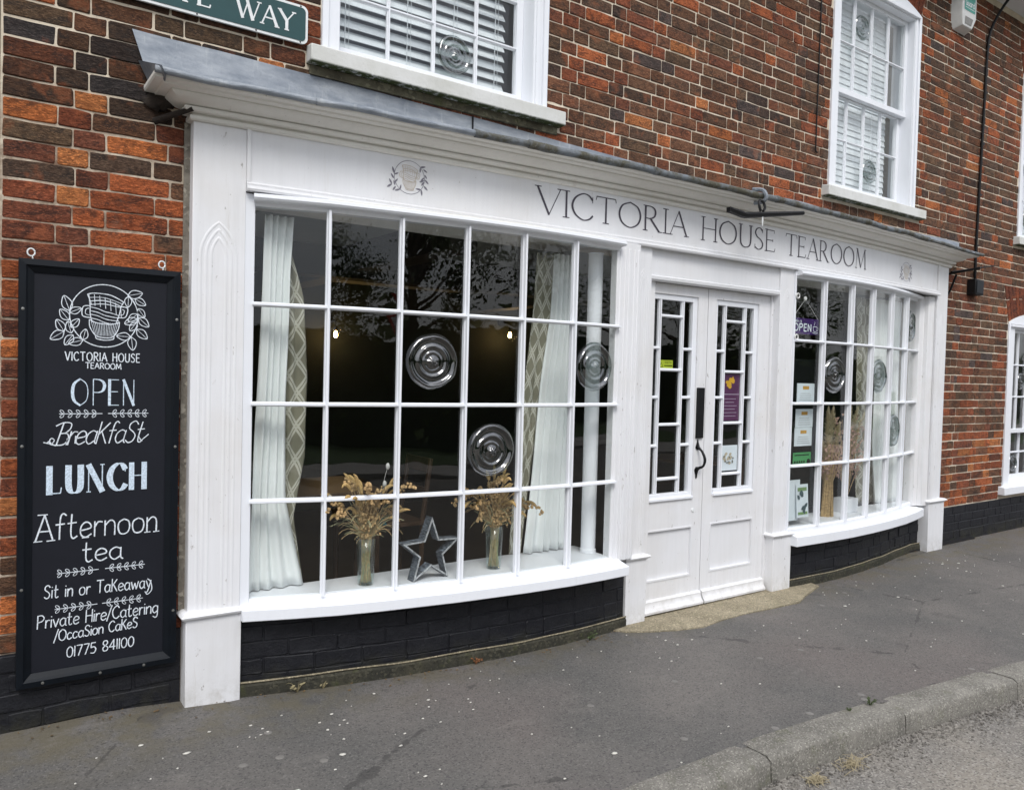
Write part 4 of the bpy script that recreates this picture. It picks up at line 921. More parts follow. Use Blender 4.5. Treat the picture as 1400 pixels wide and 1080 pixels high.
# venetian blinds behind the upper windows
def blind(key, xg, z0, z1, tilt, lab, pitch=.055, y=.22, chord=(.25, .75)):
    bl = empty('venetian_blind', ((xg[0]+xg[1])/2, y, z0)); tag(bl, lab, 'blind', 'white venetian blinds behind upper windows'); inv = Matrix.Translation(bl.location).inverted()
    proto = None; z = z0+.02; hw = .030
    while z < z1:
        if proto is None:
            mb = MB(); L_ = xg[1]-xg[0]; c, s_ = math.cos(tilt)*hw, math.sin(tilt)*hw
            mb.obox((-L_/2, -c, -s_), (L_, 0, 0), (0, 2*c, 2*s_), (0, -.002*math.sin(tilt), .003)); proto = mb.build('slat', slat_m, bl); o = proto
        else: o = proto.copy(); col.objects.link(o); o.parent = bl
        o.location = (0, 0, z-z0); o.rotation_euler = (rng.uniform(-.04, .04), 0, 0)
        z += pitch
    mb = MB()
    for c in chord:
        X = (c-.5)*(xg[1]-xg[0]); mb.box(X-.0015, X+.0015, -.030, -.027, 0, z1-z0); mb.box(X+.02, X+.0215, -.030, -.028, 0, z1-z0)
    mb.build('ladder_cord', slat_m, bl)
    return bl
blind('U1', (1.50, 2.63), 3.10, 4.85, R(60), 'white venetian blind with open slats behind the window above the left bow window', .060, .21, (.1, .42, .68, .93))
blind('U2', (5.72, 6.80), 3.10, 4.80, R(80), 'white venetian blind nearly closed behind the arched upper window above the right bow window', .052, .20)
blind('U3', (9.10, 10.3), 3.10, 4.80, R(80), 'white venetian blind behind the upper window at the far right edge', .055, .22)
# rooms
def room(x0, x1, y0, y1, z0, z1, mat_, name='upper_room'):
    mb = MB(); mb.quad((x0,y1,z0),(x1,y1,z0),(x1,y1,z1),(x0,y1,z1)); mb.quad((x0,y0,z0),(x0,y1,z0),(x0,y1,z1),(x0,y0,z1)); mb.quad((x1,y1,z0),(x1,y0,z0),(x1,y0,z1),(x1,y1,z1))
    mb.quad((x0,y0,z0),(x1,y0,z0),(x1,y1,z0),(x0,y1,z0)); mb.quad((x0,y1,z1),(x1,y1,z1),(x1,y0,z1),(x0,y0,z1)); return mb.build(name, mat_, kind='structure')
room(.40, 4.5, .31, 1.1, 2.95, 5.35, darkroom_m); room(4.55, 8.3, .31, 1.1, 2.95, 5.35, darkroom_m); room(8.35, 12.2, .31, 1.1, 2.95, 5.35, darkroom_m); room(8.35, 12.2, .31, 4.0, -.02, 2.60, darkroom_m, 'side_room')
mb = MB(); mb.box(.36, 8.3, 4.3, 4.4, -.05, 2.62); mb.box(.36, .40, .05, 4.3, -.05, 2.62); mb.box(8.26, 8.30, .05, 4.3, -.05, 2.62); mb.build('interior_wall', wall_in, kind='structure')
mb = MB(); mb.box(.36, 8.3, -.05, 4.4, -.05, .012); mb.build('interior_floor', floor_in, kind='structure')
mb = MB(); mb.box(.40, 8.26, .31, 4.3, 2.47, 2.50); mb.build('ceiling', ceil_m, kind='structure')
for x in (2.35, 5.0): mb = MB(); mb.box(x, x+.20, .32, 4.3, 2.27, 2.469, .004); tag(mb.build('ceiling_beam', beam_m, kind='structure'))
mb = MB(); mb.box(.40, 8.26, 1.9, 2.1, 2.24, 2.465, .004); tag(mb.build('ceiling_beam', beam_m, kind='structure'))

# lit bulbs: socket and glowing glass on a wall bracket inside
def bulb(x, y, z, lab, emat=bulb_m, lamp=True, r_=.022, g='lit bulbs inside the tearoom'):
    e = empty('light_bulb', (x, y, z)); tag(e, lab, 'bulb', g)
    mb = MB(); mb.lathe([(.002, -.038), (r_*.75, -.03), (r_, -.008), (r_*.8, .014), (.010, .035)], (0, 0, 0), 'z', 14, False); mb.build('glass_bulb', emat, e, smooth=True)
    mb = MB(); mb.lathe([(.010, .034), (.016, .036), (.016, .075), (.006, .085)], (0, 0, 0), 'z', 12, False)
    mb.tube([(0, 0, .08), (0, 0, .15)] if lamp == 'wall' else [(0, 0, .08), (0, 0, 2.465-z)], .003, 6); 
    if lamp == 'wall': mb.tube([(0, 0, .14), (0, 4.3-y, .16)], .006, 6); mb.lathe([(.05, 0), (.05, .02)], (0, 4.3-y, .16), 'y', 14)
    mb.build('socket', iron_m, e)
    if lamp:
        ld = bpy.data.lights.new('bulb_light', 'POINT'); ld.energy = .9; ld.color = (1, .62, .26); ld.shadow_soft_size = .03
        lo = bpy.data.objects.new('bulb_light', ld); col.objects.link(lo); lo.parent = e; lo.location = (0, -.05, -.02)
bulb(3.193, 4.10, 1.902, 'small glowing filament bulb seen through the second column of left bow panes', lamp='wall')
bulb(5.434, 4.10, 2.002, 'small glowing filament bulb seen through the fourth column of left bow panes', lamp='wall')
bulb(9.34, .55, 1.93, 'round yellow bulb glowing inside the far right ground floor window', bulb2_m, False, .045, None)

# ------------------------------------------------------------------ curtains and column inside the bows
def curtain(name, rows, y0, amp, nf, mat_, lab, g=None, top_gather=.4, seed=0, cat='curtain', yb=None):
    """rows: (z, xl, xr)"""
    mb = MB(); mb.uv = []; NX, NZ = nf*8, 34; za, zb = rows[0][0], rows[-1][0]
    L_ = lambda z: lerp_tab([(r_[0], r_[1]) for r_ in reversed(rows)], z); Rr = lambda z: lerp_tab([(r_[0], r_[2]) for r_ in reversed(rows)], z)
    for j in range(NZ+1):
        z = za+(zb-za)*j/NZ; xl, xr = L_(z), Rr(z); yy = y0 if yb is None else y0+(yb-y0)*j/NZ
        for i in range(NX+1):
            t = i/NX; ph = 2*math.pi*nf*t+1.3*noise.noise(Vector((t*3, z*.9, seed)))*3; a = amp*(1+.9*noise.noise(Vector((t*5, z*.8, seed+5))))
            mb.v.append((xl+(xr-xl)*t, yy+a*math.sin(ph), z)); mb.uv.append((t*(rows[0][2]-rows[0][1]+.10*nf)*.55, z))
    for j in range(NZ):
        for i in range(NX): a = j*(NX+1)+i; mb.f.append((a, a+NX+1, a+NX+2, a+1))
    o = mb.build(name, mat_, smooth=True); md = o.modifiers.new('thickness', 'SOLIDIFY'); md.thickness = .003
    return tag(o, lab, cat, g)
G = 'curtains in the bow windows'
curtain('curtain', [(2.27, 1.092, 1.128), (1.4, 1.092, 1.120), (.463, 1.092, 1.12)], .055, .010, 2, sheer_m, 'narrow strip of white curtain against the left jamb of the left bow window', G, seed=1)
curtain('curtain', [(2.27, 1.165, 1.305), (2.0, 1.16, 1.285), (1.4, 1.14, 1.275), (.9, 1.12, 1.285), (.463, 1.10, 1.385)], .022, .016, 4, sheer_m, 'white voile curtain hanging at the left end of the left bow window', G, seed=2)
curtain('curtain', [(2.13, 1.27, 1.30), (1.9, 1.26, 1.372), (1.5, 1.255, 1.400), (1.1, 1.26, 1.395), (.8, 1.26, 1.34), (.463, 1.28, 1.395)], .066, .008, 2, patt_m, 'olive trellis patterned curtain edge beside the left white voile', G, seed=3)
curtain('curtain', [(2.27, 2.80, 2.93), (1.9, 2.775, 2.92), (1.5, 2.73, 2.86), (1.0, 2.685, 2.80), (.463, 2.65, 2.74)], .04, .010, 2, patt_m, 'olive trellis patterned curtain swept to the right end of the left bow window', G, seed=4)
curtain('curtain', [(2.27, 2.915, 3.075), (1.9, 2.90, 3.075), (1.5, 2.84, 3.07), (1.0, 2.79, 3.06), (.463, 2.735, 3.06)], .012, .018, 5, sheer_m, 'white voile curtain right of the trellis curtain in the left bow window', G, seed=5)
curtain('curtain', [(2.27, 6.30, 6.50), (1.5, 6.32, 6.56), (1.0, 6.36, 6.62), (.463, 6.42, 6.70)], .10, .012, 3, patt_m, 'pale patterned curtain towards the right end of the right bow window', G, seed=7)
curtain('curtain', [(2.27, 6.50, 6.94), (1.5, 6.55, 6.96), (1.0, 6.55, 6.97), (.463, 6.62, 6.98)], .055, .015, 6, sheer_m, 'white voile curtain at the right end of the right bow window', G, seed=8)
mb = MB(); mb.lathe([(.050, 0), (.050, .02), (.045, .025), (.045, 1.815), (.050, 1.82)], (3.125, -.120, .459), 'z', 24); tag(mb.build('interior_post', paint_win, smooth='auto'), 'round white post standing on the sill near the right end of the left bow window', 'post')

# ------------------------------------------------------------------ dried flowers and the star on the left sill
def arc_pts(p, d, droop, L_, n=9, curl=0):
    p = Vector(p); d = Vector(d).normalized(); out = [p.copy()]
    for i in range(n): d = (d+Vector((0, 0, -droop/n*(i/n*2)))+Vector((curl/n, 0, 0))).normalized(); p = p+d*L_/n; out.append(p.copy())
    return out
def bouquet(x, y, z0, seed, lab, vlab, vh=.235, vr=(.040, .050), spread=1.0, teal=False, heads=22):
    r_ = random.Random(seed)
    v = MB(); v.lathe([(.004, 0), (vr[0], .002), (vr[0]+.002, .03), (vr[1]*.92, vh*.6), (vr[1], vh), (vr[1]-.003, vh), (vr[1]*.92-.003, vh*.6), (vr[0]-.002, .012), (.004, .010)], (x, y, z0), 'z', 24, False)
    tag(v.build('vase', vase_m, smooth=True), vlab, 'vase', 'glass vases on the left window sill')
    e = empty('dried_flowers', (x, y, z0+.01)); tag(e, lab, 'dried flowers', 'dried flowers on the left window sill')
    loc = Vector((0, 0, 0)); st = MB(); gr = MB(); hd = MB(); fl = MB(); sv = MB()
    for i in range(110):
        a = r_.uniform(0, 6.283); q = r_.uniform(0, vr[0]*.8); b = Vector((q*math.cos(a), q*math.sin(a), .004)); nk = Vector((math.cos(a+2)*vr[1]*.6*r_.random(), math.sin(a+2)*vr[1]*.6*r_.random(), vh))
        (st if r_.random() < .75 else gr).tube([b, (b+nk)/2+Vector((r_.uniform(-.010, .010), r_.uniform(-.010, .010), 0)), nk], r_.uniform(.0014, .0026), 4, False)
    for i in range(heads):
        a = r_.uniform(-1.35, 1.35)*spread; d = Vector((math.sin(a)*.8, r_.uniform(-.4, .1), math.cos(a)*.9+.6)); L_ = r_.uniform(.12, .27)
        p = arc_pts((math.sin(a)*.02, r_.uniform(-.015, .015), vh-.02), d, r_.uniform(.1, 1.9), L_*1.1, 9); st.tube(p, .0014, 4, False)
        t = p[-1]-p[-2]; hp = arc_pts(p[-1], t, r_.uniform(.8, 2.6), r_.uniform(.055, .10), 6)
        if i % 3 != 2: hd.tube(hp, [.003, .007, .009, .0095, .0085, .006, .002], 7)
        else:
            for w in range(16): c = hp[w % 7]; fl.blob((c.x+r_.uniform(-.014, .014), c.y+r_.uniform(-.012, .012), c.z+r_.uniform(-.014, .014)), r_.uniform(.005, .011), 5, 3, .2)
    for i in range(90):
        a = r_.uniform(-1.5, 1.5)*spread; d = Vector((math.sin(a)*.9, r_.uniform(-.5, .2), abs(math.cos(a))*.9+.45)); p = arc_pts((0, 0, vh-.03), d, r_.uniform(.2, 3.0), r_.uniform(.08, .26), 7, r_.uniform(-.5, .5)); (gr if r_.random() < .5 else st).tube(p, [.0018]*4+[.0012]*4, 4, False)
    for i in range(130):
        a = r_.uniform(-1.1, 1.1)*spread; c = Vector((math.sin(a)*r_.uniform(.02, .10), r_.uniform(-.04, .02), vh+r_.uniform(.0, .18))); 
        for w in range(4): fl.blob((c.x+r_.uniform(-.012, .012), c.y+r_.uniform(-.01, .01), c.z+r_.uniform(-.014, .014)), r_.uniform(.004, .010), 5, 3, .3)
    st.build('stems', straw_m, e); gr.build('grass_blades', paleg_m, e); hd.build('seed_heads', ochre_m, e, smooth=True, kind='stuff'); fl.build('flower_heads', m_plain('dried_flower_%d' % seed, (.62, .42, .20), .9, 0, .3, 80, .4), e, smooth=False, kind='stuff')
    if teal:
        for dx, dz in ((.100, .60), (.085, .51), (-.22, .45)):
            p = arc_pts((.01, 0, vh-.02), (dx, -.01, dz-vh+.02), 0, math.hypot(dx, dz-vh)-.01, 4); sv.tube(p, .0011, 4, False); sv.blob(tuple(p[-1]+Vector((dx, 0, dz-vh)).normalized()*.012), (.011, .011, .018), 8, 5)
        sv.build('silver_heads', silver_m, e, smooth=True); tm = MB()
        for w in range(10): tm.blob((.085+r_.uniform(-.02, .02), r_.uniform(-.01, .01), .295+r_.uniform(-.02, .02)), r_.uniform(.006, .012), 5, 3, .3)
        tm.build('teal_head', teal_m, e)
    return e
bouquet(1.655, -.118, .459, 11, 'dried grasses with drooping ochre seed heads and a teal tuft, left of the star', 'clear glass vase of dried stems left of the grey star', spread=.74, teal=True, heads=30)
bouquet(2.400, -.165, .459, 23, 'bushy dried ochre flowers right of the star', 'clear glass vase of dried stems right of the grey star', spread=.85, heads=40)
def star(x, y, z0, r_, d, lab):
    e = empty('wooden_star', (x, y, z0), R(2)); tag(e, lab, 'ornament')
    def ring(R_): return [(R_*(1 if i % 2 == 0 else .42)*math.sin(math.pi*i/5), R_*(1 if i % 2 == 0 else .42)*math.cos(math.pi*i/5)) for i in range(10)]
    o, i_ = ring(r_), ring(r_*.87); zc = r_*.81; o = [(a, b+zc) for a, b in o]; i_ = [(a, b+zc) for a, b in i_]
    fe = MB(); nf = 10
    for a, b in o+i_: fe.v.append((a, -.003, b))
    for a, b in o+i_: fe.v.append((a, .001, b))
    for k in range(10):
        j = (k+1) % 10; fe.f += [(k, j, 10+j, 10+k), (20+k, 30+k, 30+j, 20+j), (k, 20+k, 20+j, j), (10+k, 10+j, 30+j, 30+k)]
    fe.build('front_edge', m_plain('pale_worn_edge', (.58, .60, .62), .6, 0, .4, 60, .3), e)
    for k in range(10):      # one board per side
        j = (k+1) % 10; mb = MB(); n = 0
        mb.v = [(o[k][0], 0, o[k][1]), (o[j][0], 0, o[j][1]), (i_[j][0], 0, i_[j][1]), (i_[k][0], 0, i_[k][1]), (o[k][0], d, o[k][1]), (o[j][0], d, o[j][1]), (i_[j][0], d, i_[j][1]), (i_[k][0], d, i_[k][1])]
        mb.f = [(0, 1, 2, 3), (7, 6, 5, 4), (0, 4, 5, 1), (1, 5, 6, 2), (2, 6, 7, 3), (3, 7, 4, 0)]; mb.build('board', zinc_m, e)
star(1.985, -.200, .459, .180, .060, 'open five pointed star of brushed grey wood standing on the left window sill')

# ------------------------------------------------------------------ right bow: notices, open sign, pampas bundle
def flat(name, x0, x1, y, z0, z1, mat_, parent=None, t=.003):
    mb = MB(); mb.box(x0, x1, y, y+t, z0, z1); return mb.build(name, mat_, parent)
nb = empty('notice_holder', (5.14, -.200, .60)); tag(nb, 'tall black notice holder with white certificates and a green rating behind right bow glass', 'notice board')
mb = MB(); mb.box(-.145, .165, 0, .010, -.02, 1.10); mb.build('backing', notice_m, nb)
for z0, z1, xa in ((.775, .920, -.085), (.590, .728, -.092), (.450, .588, -.097)):
    c = flat('certificate', xa, xa+.215, -.006, z0, z1, card_m, nb); mb = MB()
    mb.box(xa+.07, xa+.145, -.0075, -.0065, z1-.045, z1-.020); mb.build('crest', orange_p, c); mb = MB()
    for q in range(4): mb.box(xa+.03+.004*q, xa+.185-.006*q, -.0075, -.0065, z0+.02+.016*q, z0+.022+.016*q)
    mb.build('print', grey_print, c)
c = flat('rating_card', -.105, .115, -.006, .300, .402, ratg_m, nb); mb = MB(); mb.lathe([(.022, 0), (.022, .001), (.016, .001)], (.085, -.0065, .33), 'y', 14); mb.box(-.09, .09, -.0075, -.0065, .378, .386)
for q in range(5): mb.box(-.09+.028*q, -.075+.028*q, -.0075, -.0065, .322, .34)
mb.build('print', notice_m, c)
lf = empty('leaflet', (5.135, -.238, .52)); tag(lf, 'narrow leaflet with leaf drawing standing under the certificates in the right bow window', 'leaflet')
mb = MB(); mb.obox((-.075, 0, 0), (.145, 0, 0), (0, .002, 0), (0, .015, .245)); mb.build('card', card_m, lf)
ikl = Ink(lambda u, v, l: (u, -.002+v*.06-l, v), .0008)
for q in range(9): ikl.fill(leaf_pts(rng.uniform(-.045, .03), rng.uniform(.06, .17), rng.uniform(0, 6.28), .045))
ikl.build('leaf_print', m_plain('dark_leaf_ink', (.05, .09, .10), .6), lf); ikl = Ink(lambda u, v, l: (u, -.002+v*.06-l, v), .0008); ikl.fill([(-.06, .195), (.05, .195), (.05, .222), (-.06, .222)], False); ikl.fill([(-.06, .02), (.055, .02), (.055, .04), (-.06, .04)], False); ikl.build('green_band', m_plain('soft_green_ink', (.18, .30, .12), .6), lf)
flb = MB(); flb.obox((4.97, -.222, .50), (.13, 0, 0), (0, .004, 0), (.02, .008, .30)); tag(flb.build('paper_sheet', card_m), 'loose white papers leaning behind the narrow leaflet', 'papers')
osn = empty('open_sign', (5.11, -.215, 1.885)); tag(osn, 'small purple hanging sign reading OPEN with a cup drawing in right bow window', 'sign')
mb = MB(); mb.box(-.165, .175, 0, .006, .0, .118); mb.build('plate', purple_m, osn, bevel=.004)
ik = Ink(lambda u, v, l: (u, -l, v), .0012); ik.text(HW, 'OPEN', -.135, .075, .024, .024, .052, .010, .0, .2); ik.text(HW, 'We re', -.12, -.045, .085, .088, .022, .003)
ik.stroke([(.10, .062), (.105, .03), (.125, .022), (.145, .03), (.15, .062), (.10, .062)], .005, sm=False); ik.stroke([(.15, .055), (.165, .05), (.158, .035), (.147, .036)], .004); ik.stroke([(.092, .018), (.125, .012), (.158, .018)], .004); ik.stroke([(.118, .07), (.112, .08), (.122, .09), (.116, .10)], .004); ik.build('lettering', card_m, osn)
mb = MB(); mb.tube([(-.15, .003, .116), (.0, .003, .262), (.165, .003, .116)], .0015, 5); mb.build('cord', plast_m, osn)
mb = MB(); mb.lathe([(.012, 0), (.017, .004), (.017, .010), (.010, .014)], (0.0, .012, .265), 'y', 14); mb.build('suction_hook', plast_m, osn)
for z, l in ((2.155, 'upper'), (1.857, 'lower')):
    mb = MB(); pts = [(4.945+.018*math.cos(a), -.262, z+.018*math.sin(a)) for a in [i*math.pi/6 for i in range(13)]]; mb.tube(pts, .005, 7); tag(mb.build('white_ring', plast_m, smooth=True), 'small white ring at the edge of the right bow window, %s the purple sign' % ('above' if l == 'upper' else 'below'), 'ring')
# pampas and dried flower bundle
pb = empty('pampas_bundle', (5.655, -.100, .459)); tag(pb, 'tied upright bundle of dried stems topped with cream pampas plumes in right bow window', 'dried flowers')
st, pk, pm = MB(), MB(), MB()
for i in range(90):
    a, q = rng.uniform(0, 6.28), rng.uniform(.01, .060); w = .75; b = (q*math.cos(a), q*math.sin(a)*w, 0); mdl = (q*.75*math.cos(a+.3), q*.6*math.sin(a+.3), .28); tpp = (q*1.9*math.cos(a+.5), q*1.4*math.sin(a+.5), rng.uniform(.38, .62)); st.tube([b, mdl, tpp], [.0035, .003, .0012], 4, False)
for i in range(220):
    a, q, z = rng.uniform(0, 6.28), rng.uniform(.02, .12), rng.uniform(.30, .56); cx, cy = q*math.cos(a), q*math.sin(a)*.6
    pk.quad((cx-.012, cy, z), (cx+.012, cy+rng.uniform(-.01, .01), z+rng.uniform(-.01, .01)), (cx+rng.uniform(0, .018), cy+rng.uniform(-.012, .012), z+.020), (cx-rng.uniform(0, .012), cy+.006, z+.020))
def plume(mbx, base, d, L_, w, n=260):
    base = Vector(base); d = Vector(d).normalized()
    for i in range(n):
        t = rng.random(); p = base+d*L_*t; a = rng.uniform(0, 6.28); rr = w*math.sin(math.pi*min(1, .12+t*.88))**.7*rng.uniform(.4, 1)
        o = Vector((math.cos(a), math.sin(a), 0)); q = p+o*rr+d*L_*.10+Vector((0, 0, -.01)); s_ = Vector((-o.y, o.x, 0))*.0034
        mbx.poly([p-s_, p+s_, q+s_*.4, q-s_*.4])
for bx, d, L_ in (((-.02, 0, .50), (-.02, 0, 1), .36), ((.03, .02, .46), (.10, 0, 1), .40), ((.06, .0, .48), (.35, .05, 1), .28), ((-.05, 0, .42), (-.28, 0, 1), .22)): plume(pm, bx, d, L_, .052, 520)
st.build('stems', straw_m, pb); pk.build('dried_petals', pink_m, pb); pm.build('pampas_plumes', plume_m, pb)
db = empty('dried_flowers', (6.00, -.05, .459)); tag(db, 'loose dusky pink dried flowers with pale fronds beside the pampas bundle', 'dried flowers')
st, pk, pm = MB(), MB(), MB()
for i in range(26):
    a = rng.uniform(-.5, .5); p = arc_pts((0, 0, .10), (math.sin(a), rng.uniform(-.2, .2), 1), rng.uniform(-.2, .6), rng.uniform(.45, .75)); st.tube(p, .0018, 4, False)
    for q in range(10):
        c = p[rng.randint(4, 9)]; x, y, z = c.x+rng.uniform(-.03, .03), c.y+rng.uniform(-.03, .03), c.z+rng.uniform(-.03, .03); pk.quad((x-.012, y, z), (x+.012, y+.008, z), (x+.014, y-.006, z+.02), (x-.008, y+.01, z+.018))
for d in ((.3, 0, 1), (.6, 0, 1), (.05, 0, 1), (.45, .1, 1)): plume(pm, (.0, 0, .45), d, .42, .055, 340)
st.build('stems', straw_m, db); pk.build('dried_petals', pink_m, db); pm.build('fronds', plume_m, db)
mb = MB(); mb.box(5.93, 6.10, -.10, .02, .459, .575); tag(mb.build('white_box', paint_win, bevel=.004), 'low white box on the right window board holding dried flowers', 'box')
# door stickers and posters
mb = MB(); mb.box(3.664, 3.795, -.142, -.1405, 1.600, 1.652); lk = mb.build('sticker', lime_m); tag(lk, 'lime yellow warning sticker in the left door glass', 'sticker')
ik = Ink(lambda u, v, l: (u, -.142-l, v), .0008); ik.stroke([(3.672, 1.606), (3.688, 1.636), (3.704, 1.606), (3.672, 1.606)], .004, sm=False); ik.text(HW, 'CCTV', 3.722, 3.782, 1.632, 1.632, .012, .0022); ik.stroke([(3.715, 1.616), (3.788, 1.616)], .006); ik.build('print', notice_m, lk)
mb = MB(); mb.box(4.296, 4.476, -.142, -.1405, 1.250, 1.575); pp = mb.build('poster', plum_m); tag(pp, 'plum and navy poster with yellow flower burst in the right door glass', 'poster')
ik = Ink(lambda u, v, l: (u, -.142-l, v), .0008)
for q in range(16): ik.fill(leaf_pts(4.372+rng.uniform(-.025, .025), 1.51+rng.uniform(-.03, .03), rng.uniform(0, 6.28), .035, .4))
ik.build('gold_flowers', gold_m, pp)
ik = Ink(lambda u, v, l: (u, -.142-l, v), .0008); ik.stroke([(4.30, 1.432), (4.47, 1.432)], .005)
for q, (a, b) in enumerate(((4.31, 4.44), (4.33, 4.42), (4.31, 4.45), (4.31, 4.43), (4.31, 4.45), (4.31, 4.44))): ik.stroke([(a, 1.40-.024*q), (b, 1.40-.024*q)], .004)
ik.build('print', m_plain('pale_ink', (.45, .38, .48), .6), pp)
mb = MB(); mb.box(4.300, 4.474, -.142, -.1405, .898, 1.075); p2 = mb.build('poster', card_m); tag(p2, 'white card with beige tea set picture below the plum poster', 'poster')
ik = Ink(lambda u, v, l: (u, -.142-l, v), .0008)
for q in range(12): ik.fill(leaf_pts(4.33+rng.uniform(0, .11), .965+rng.uniform(-.02, .05), rng.uniform(0, 6.28), .03, .4))
ik.build('picture', peach_m, p2)
ik = Ink(lambda u, v, l: (u, -.143-l, v), .0018)
for q in range(8): ik.fill(leaf_pts(4.33+rng.uniform(0, .11), .955+rng.uniform(-.015, .05), rng.uniform(0, 6.28), .016, .5))
ik.build('dark_marks', grey_print, p2)

# ------------------------------------------------------------------ chalkboard
cb = empty('chalkboard', (.4705, -.014, .22)); tag(cb, 'tall black framed chalkboard menu fixed to the brick wall left of the shopfront', 'chalkboard')
CI = Matrix.Translation(cb.location).inverted()
def cpart(mbx, name, mat_, **k): o = mbx.build(name, mat_, cb, **k); o.matrix_parent_inverse = CI; return o
bx0, bx1, bz0, bz1 = .168, .772, .215, 1.951; fwid = .052
def frame_side(pts_out, pts_in):
    mb = MB(); (a, b), (c, d) = pts_out, pts_in; yo, yi = -.058, -.040
    v = [(a[0], -.012, a[1]), (b[0], -.012, b[1]), (b[0], yo+.012, b[1]), (a[0], yo+.012, a[1])]
    mb.v = [(a[0], -.012, a[1]), (b[0], -.012, b[1]), (a[0], yo, a[1]), (b[0], yo, b[1])]
    ix = lambda p, q, f: (p[0]+(q[0]-p[0])*f, p[1]+(q[1]-p[1])*f)
    m1, m2 = ix(a, c, .45), ix(b, d, .45); m3, m4 = ix(a, c, .62), ix(b, d, .62)
    mb.v += [(m1[0], yo-.003, m1[1]), (m2[0], yo-.003, m2[1]), (m3[0], yo+.006, m3[1]), (m4[0], yo+.006, m4[1]), (c[0], yi, c[1]), (d[0], yi, d[1]), (c[0], -.012, c[1]), (d[0], -.012, d[1])]
    mb.f = [(0, 1, 3, 2), (2, 3, 5, 4), (4, 5, 7, 6), (6, 7, 9, 8), (8, 9, 11, 10), (0, 2, 4, 6, 8, 10), (1, 11, 9, 7, 5, 3), (0, 10, 11, 1)]
    return mb
O = [(bx0, bz0), (bx1, bz0), (bx1, bz1), (bx0, bz1)]; I_ = [(bx0+fwid, bz0+fwid), (bx1-fwid, bz0+fwid), (bx1-fwid, bz1-fwid), (bx0+fwid, bz1-fwid)]
for k in range(4): j = (k+1) % 4; cpart(frame_side((O[k], O[j]), (I_[k], I_[j])), 'frame_side', navy_m)
mb = MB(); mb.box(bx0+.03, bx1-.03, -.036, -.014, bz0+.03, bz1-.03); panel = cpart(mb, 'board', board_m)
def on_board(u, v, l): return (u, -.036-l, v)
ik = Ink(on_board, .0010); cup_logo(ik, ik, ik, .476, 1.740, .129, .131, .0042); ik.mb.build('chalk_logo', chalk_m, panel)
def chalk(fn, mat_=None, nm='chalk_line'):
    k = Ink(on_board, .0010); fn(k); k.build(nm, mat_ or chalk_m, panel)
for font, txt, u0, u1, v0, v1, h, w, trk, sh in ((HW, 'VICTORIA HOUSE', .332, .613, 1.549, 1.548, .036, .0044, .2, 0), (HW, 'TEAROOM', .407, .541, 1.518, 1.516, .024, .0038, .14, 0), (HW, 'Afternoon', .232, .690, .808, .808, .106, .0062, .10, .02), (HW, 'tea', .402, .552, .703, .702, .086, .0062, .10, 0),
        (HW, 'Sit in or TaKeaway', .264, .668, .568, .560, .054, .0046, .12, .05), (HW, 'Private Hire/Catering', .240, .698, .446, .444, .054, .0046, .10, .05), (HW, '/OccaSion CaKeS', .302, .616, .384, .392, .046, .0046, .10, .05), (HW, '01775 841100', .347, .602, .309, .312, .044, .0046, .12, .03)):
    def fn(k):
        k.text(font, txt, u0, u1, v0, v1, h, w, None, trk, sh)
        if txt == 'Afternoon':
            for a, b, z in ((.226, .256, .806), (.272, .302, .806), (.640, .664, .806), (.676, .70, .806), (.40, .425, .806)): k.stroke([(a, z), (b, z+.001)], .0045)
            k.stroke([(.24, .915), (.275, .915)], .0045)
        if txt[0] == 'S': k.stroke([(.655, .60), (.668, .585), (.672, .55), (.655, .532), (.645, .545)], .004)
    chalk(fn)
def fn(k):
    k.text(HW, 'BreaKfaSt', .292, .625, 1.199, 1.203, .092, .0048, None, .02, .30)
    k.stroke([(.258, 1.212), (.285, 1.206), (.296, 1.220), (.286, 1.228), (.28, 1.214), (.30, 1.196)], .004); k.stroke([(.612, 1.23), (.622, 1.212), (.636, 1.222), (.652, 1.236)], .004)
    k.stroke([(.345, 1.225), (.34, 1.20)], .008); k.stroke([(.375, 1.235), (.372, 1.205)], .008)
chalk(fn)
for xa, xb, xc, xd, z in ((.313, .471, .493, .650, 1.328), (.310, .463, .488, .643, .666), (.303, .459, .478, .636, .518)):
    for a, b, dr_ in ((xa, xb, 1), (xc, xd, -1)):
        def fn(k):
            k.stroke([(a, z), (b, z)], .0034)
            for i in range(5):
                u = a+(b-a)*(i+.6)/5.4
                for s_ in (1, -1): k.stroke([(u, z), (u-.009*dr_, z+.004*s_), (u-.015*dr_, z+.011*s_), (u-.012*dr_, z+.016*s_), (u-.003*dr_, z+.011*s_), (u, z)], .0026)
        chalk(fn, nm='chalk_garland')
chalk(lambda k: k.text(BLD, 'OPEN', .358, .595, 1.363, 1.362, .110, .0036, .012, .16), chalkb_m); chalk(lambda k: k.text(SER, 'LUNCH', .276, .640, .998, 1.0, .113, .0046, .024, .26), chalkb_m)
for x, z in ((.210, 1.972), (.697, 1.971)):
    mb = MB(); mb.tube([(x+.013*math.cos(a), -.040, z+.006+.015*math.sin(a)) for a in [i*math.pi/8 for i in range(17)]], .0032, 7); mb.tube([(x+.004, -.04, z-.008), (x+.007, -.035, z-.026)], .003, 6); cpart(mb, 'eyelet', white_m, smooth=True)
for x, z in ((.182, 1.75), (.182, 1.20), (.184, .62), (.757, 1.74), (.757, 1.18), (.757, .45), (.26, .228), (.64, .228), (.47, .228)): mb = MB(); mb.lathe([(.006, 0), (.006, .003), (.001, .004)], (x, -.058, z), 'y', 10); cpart(mb, 'screw', screw_m)

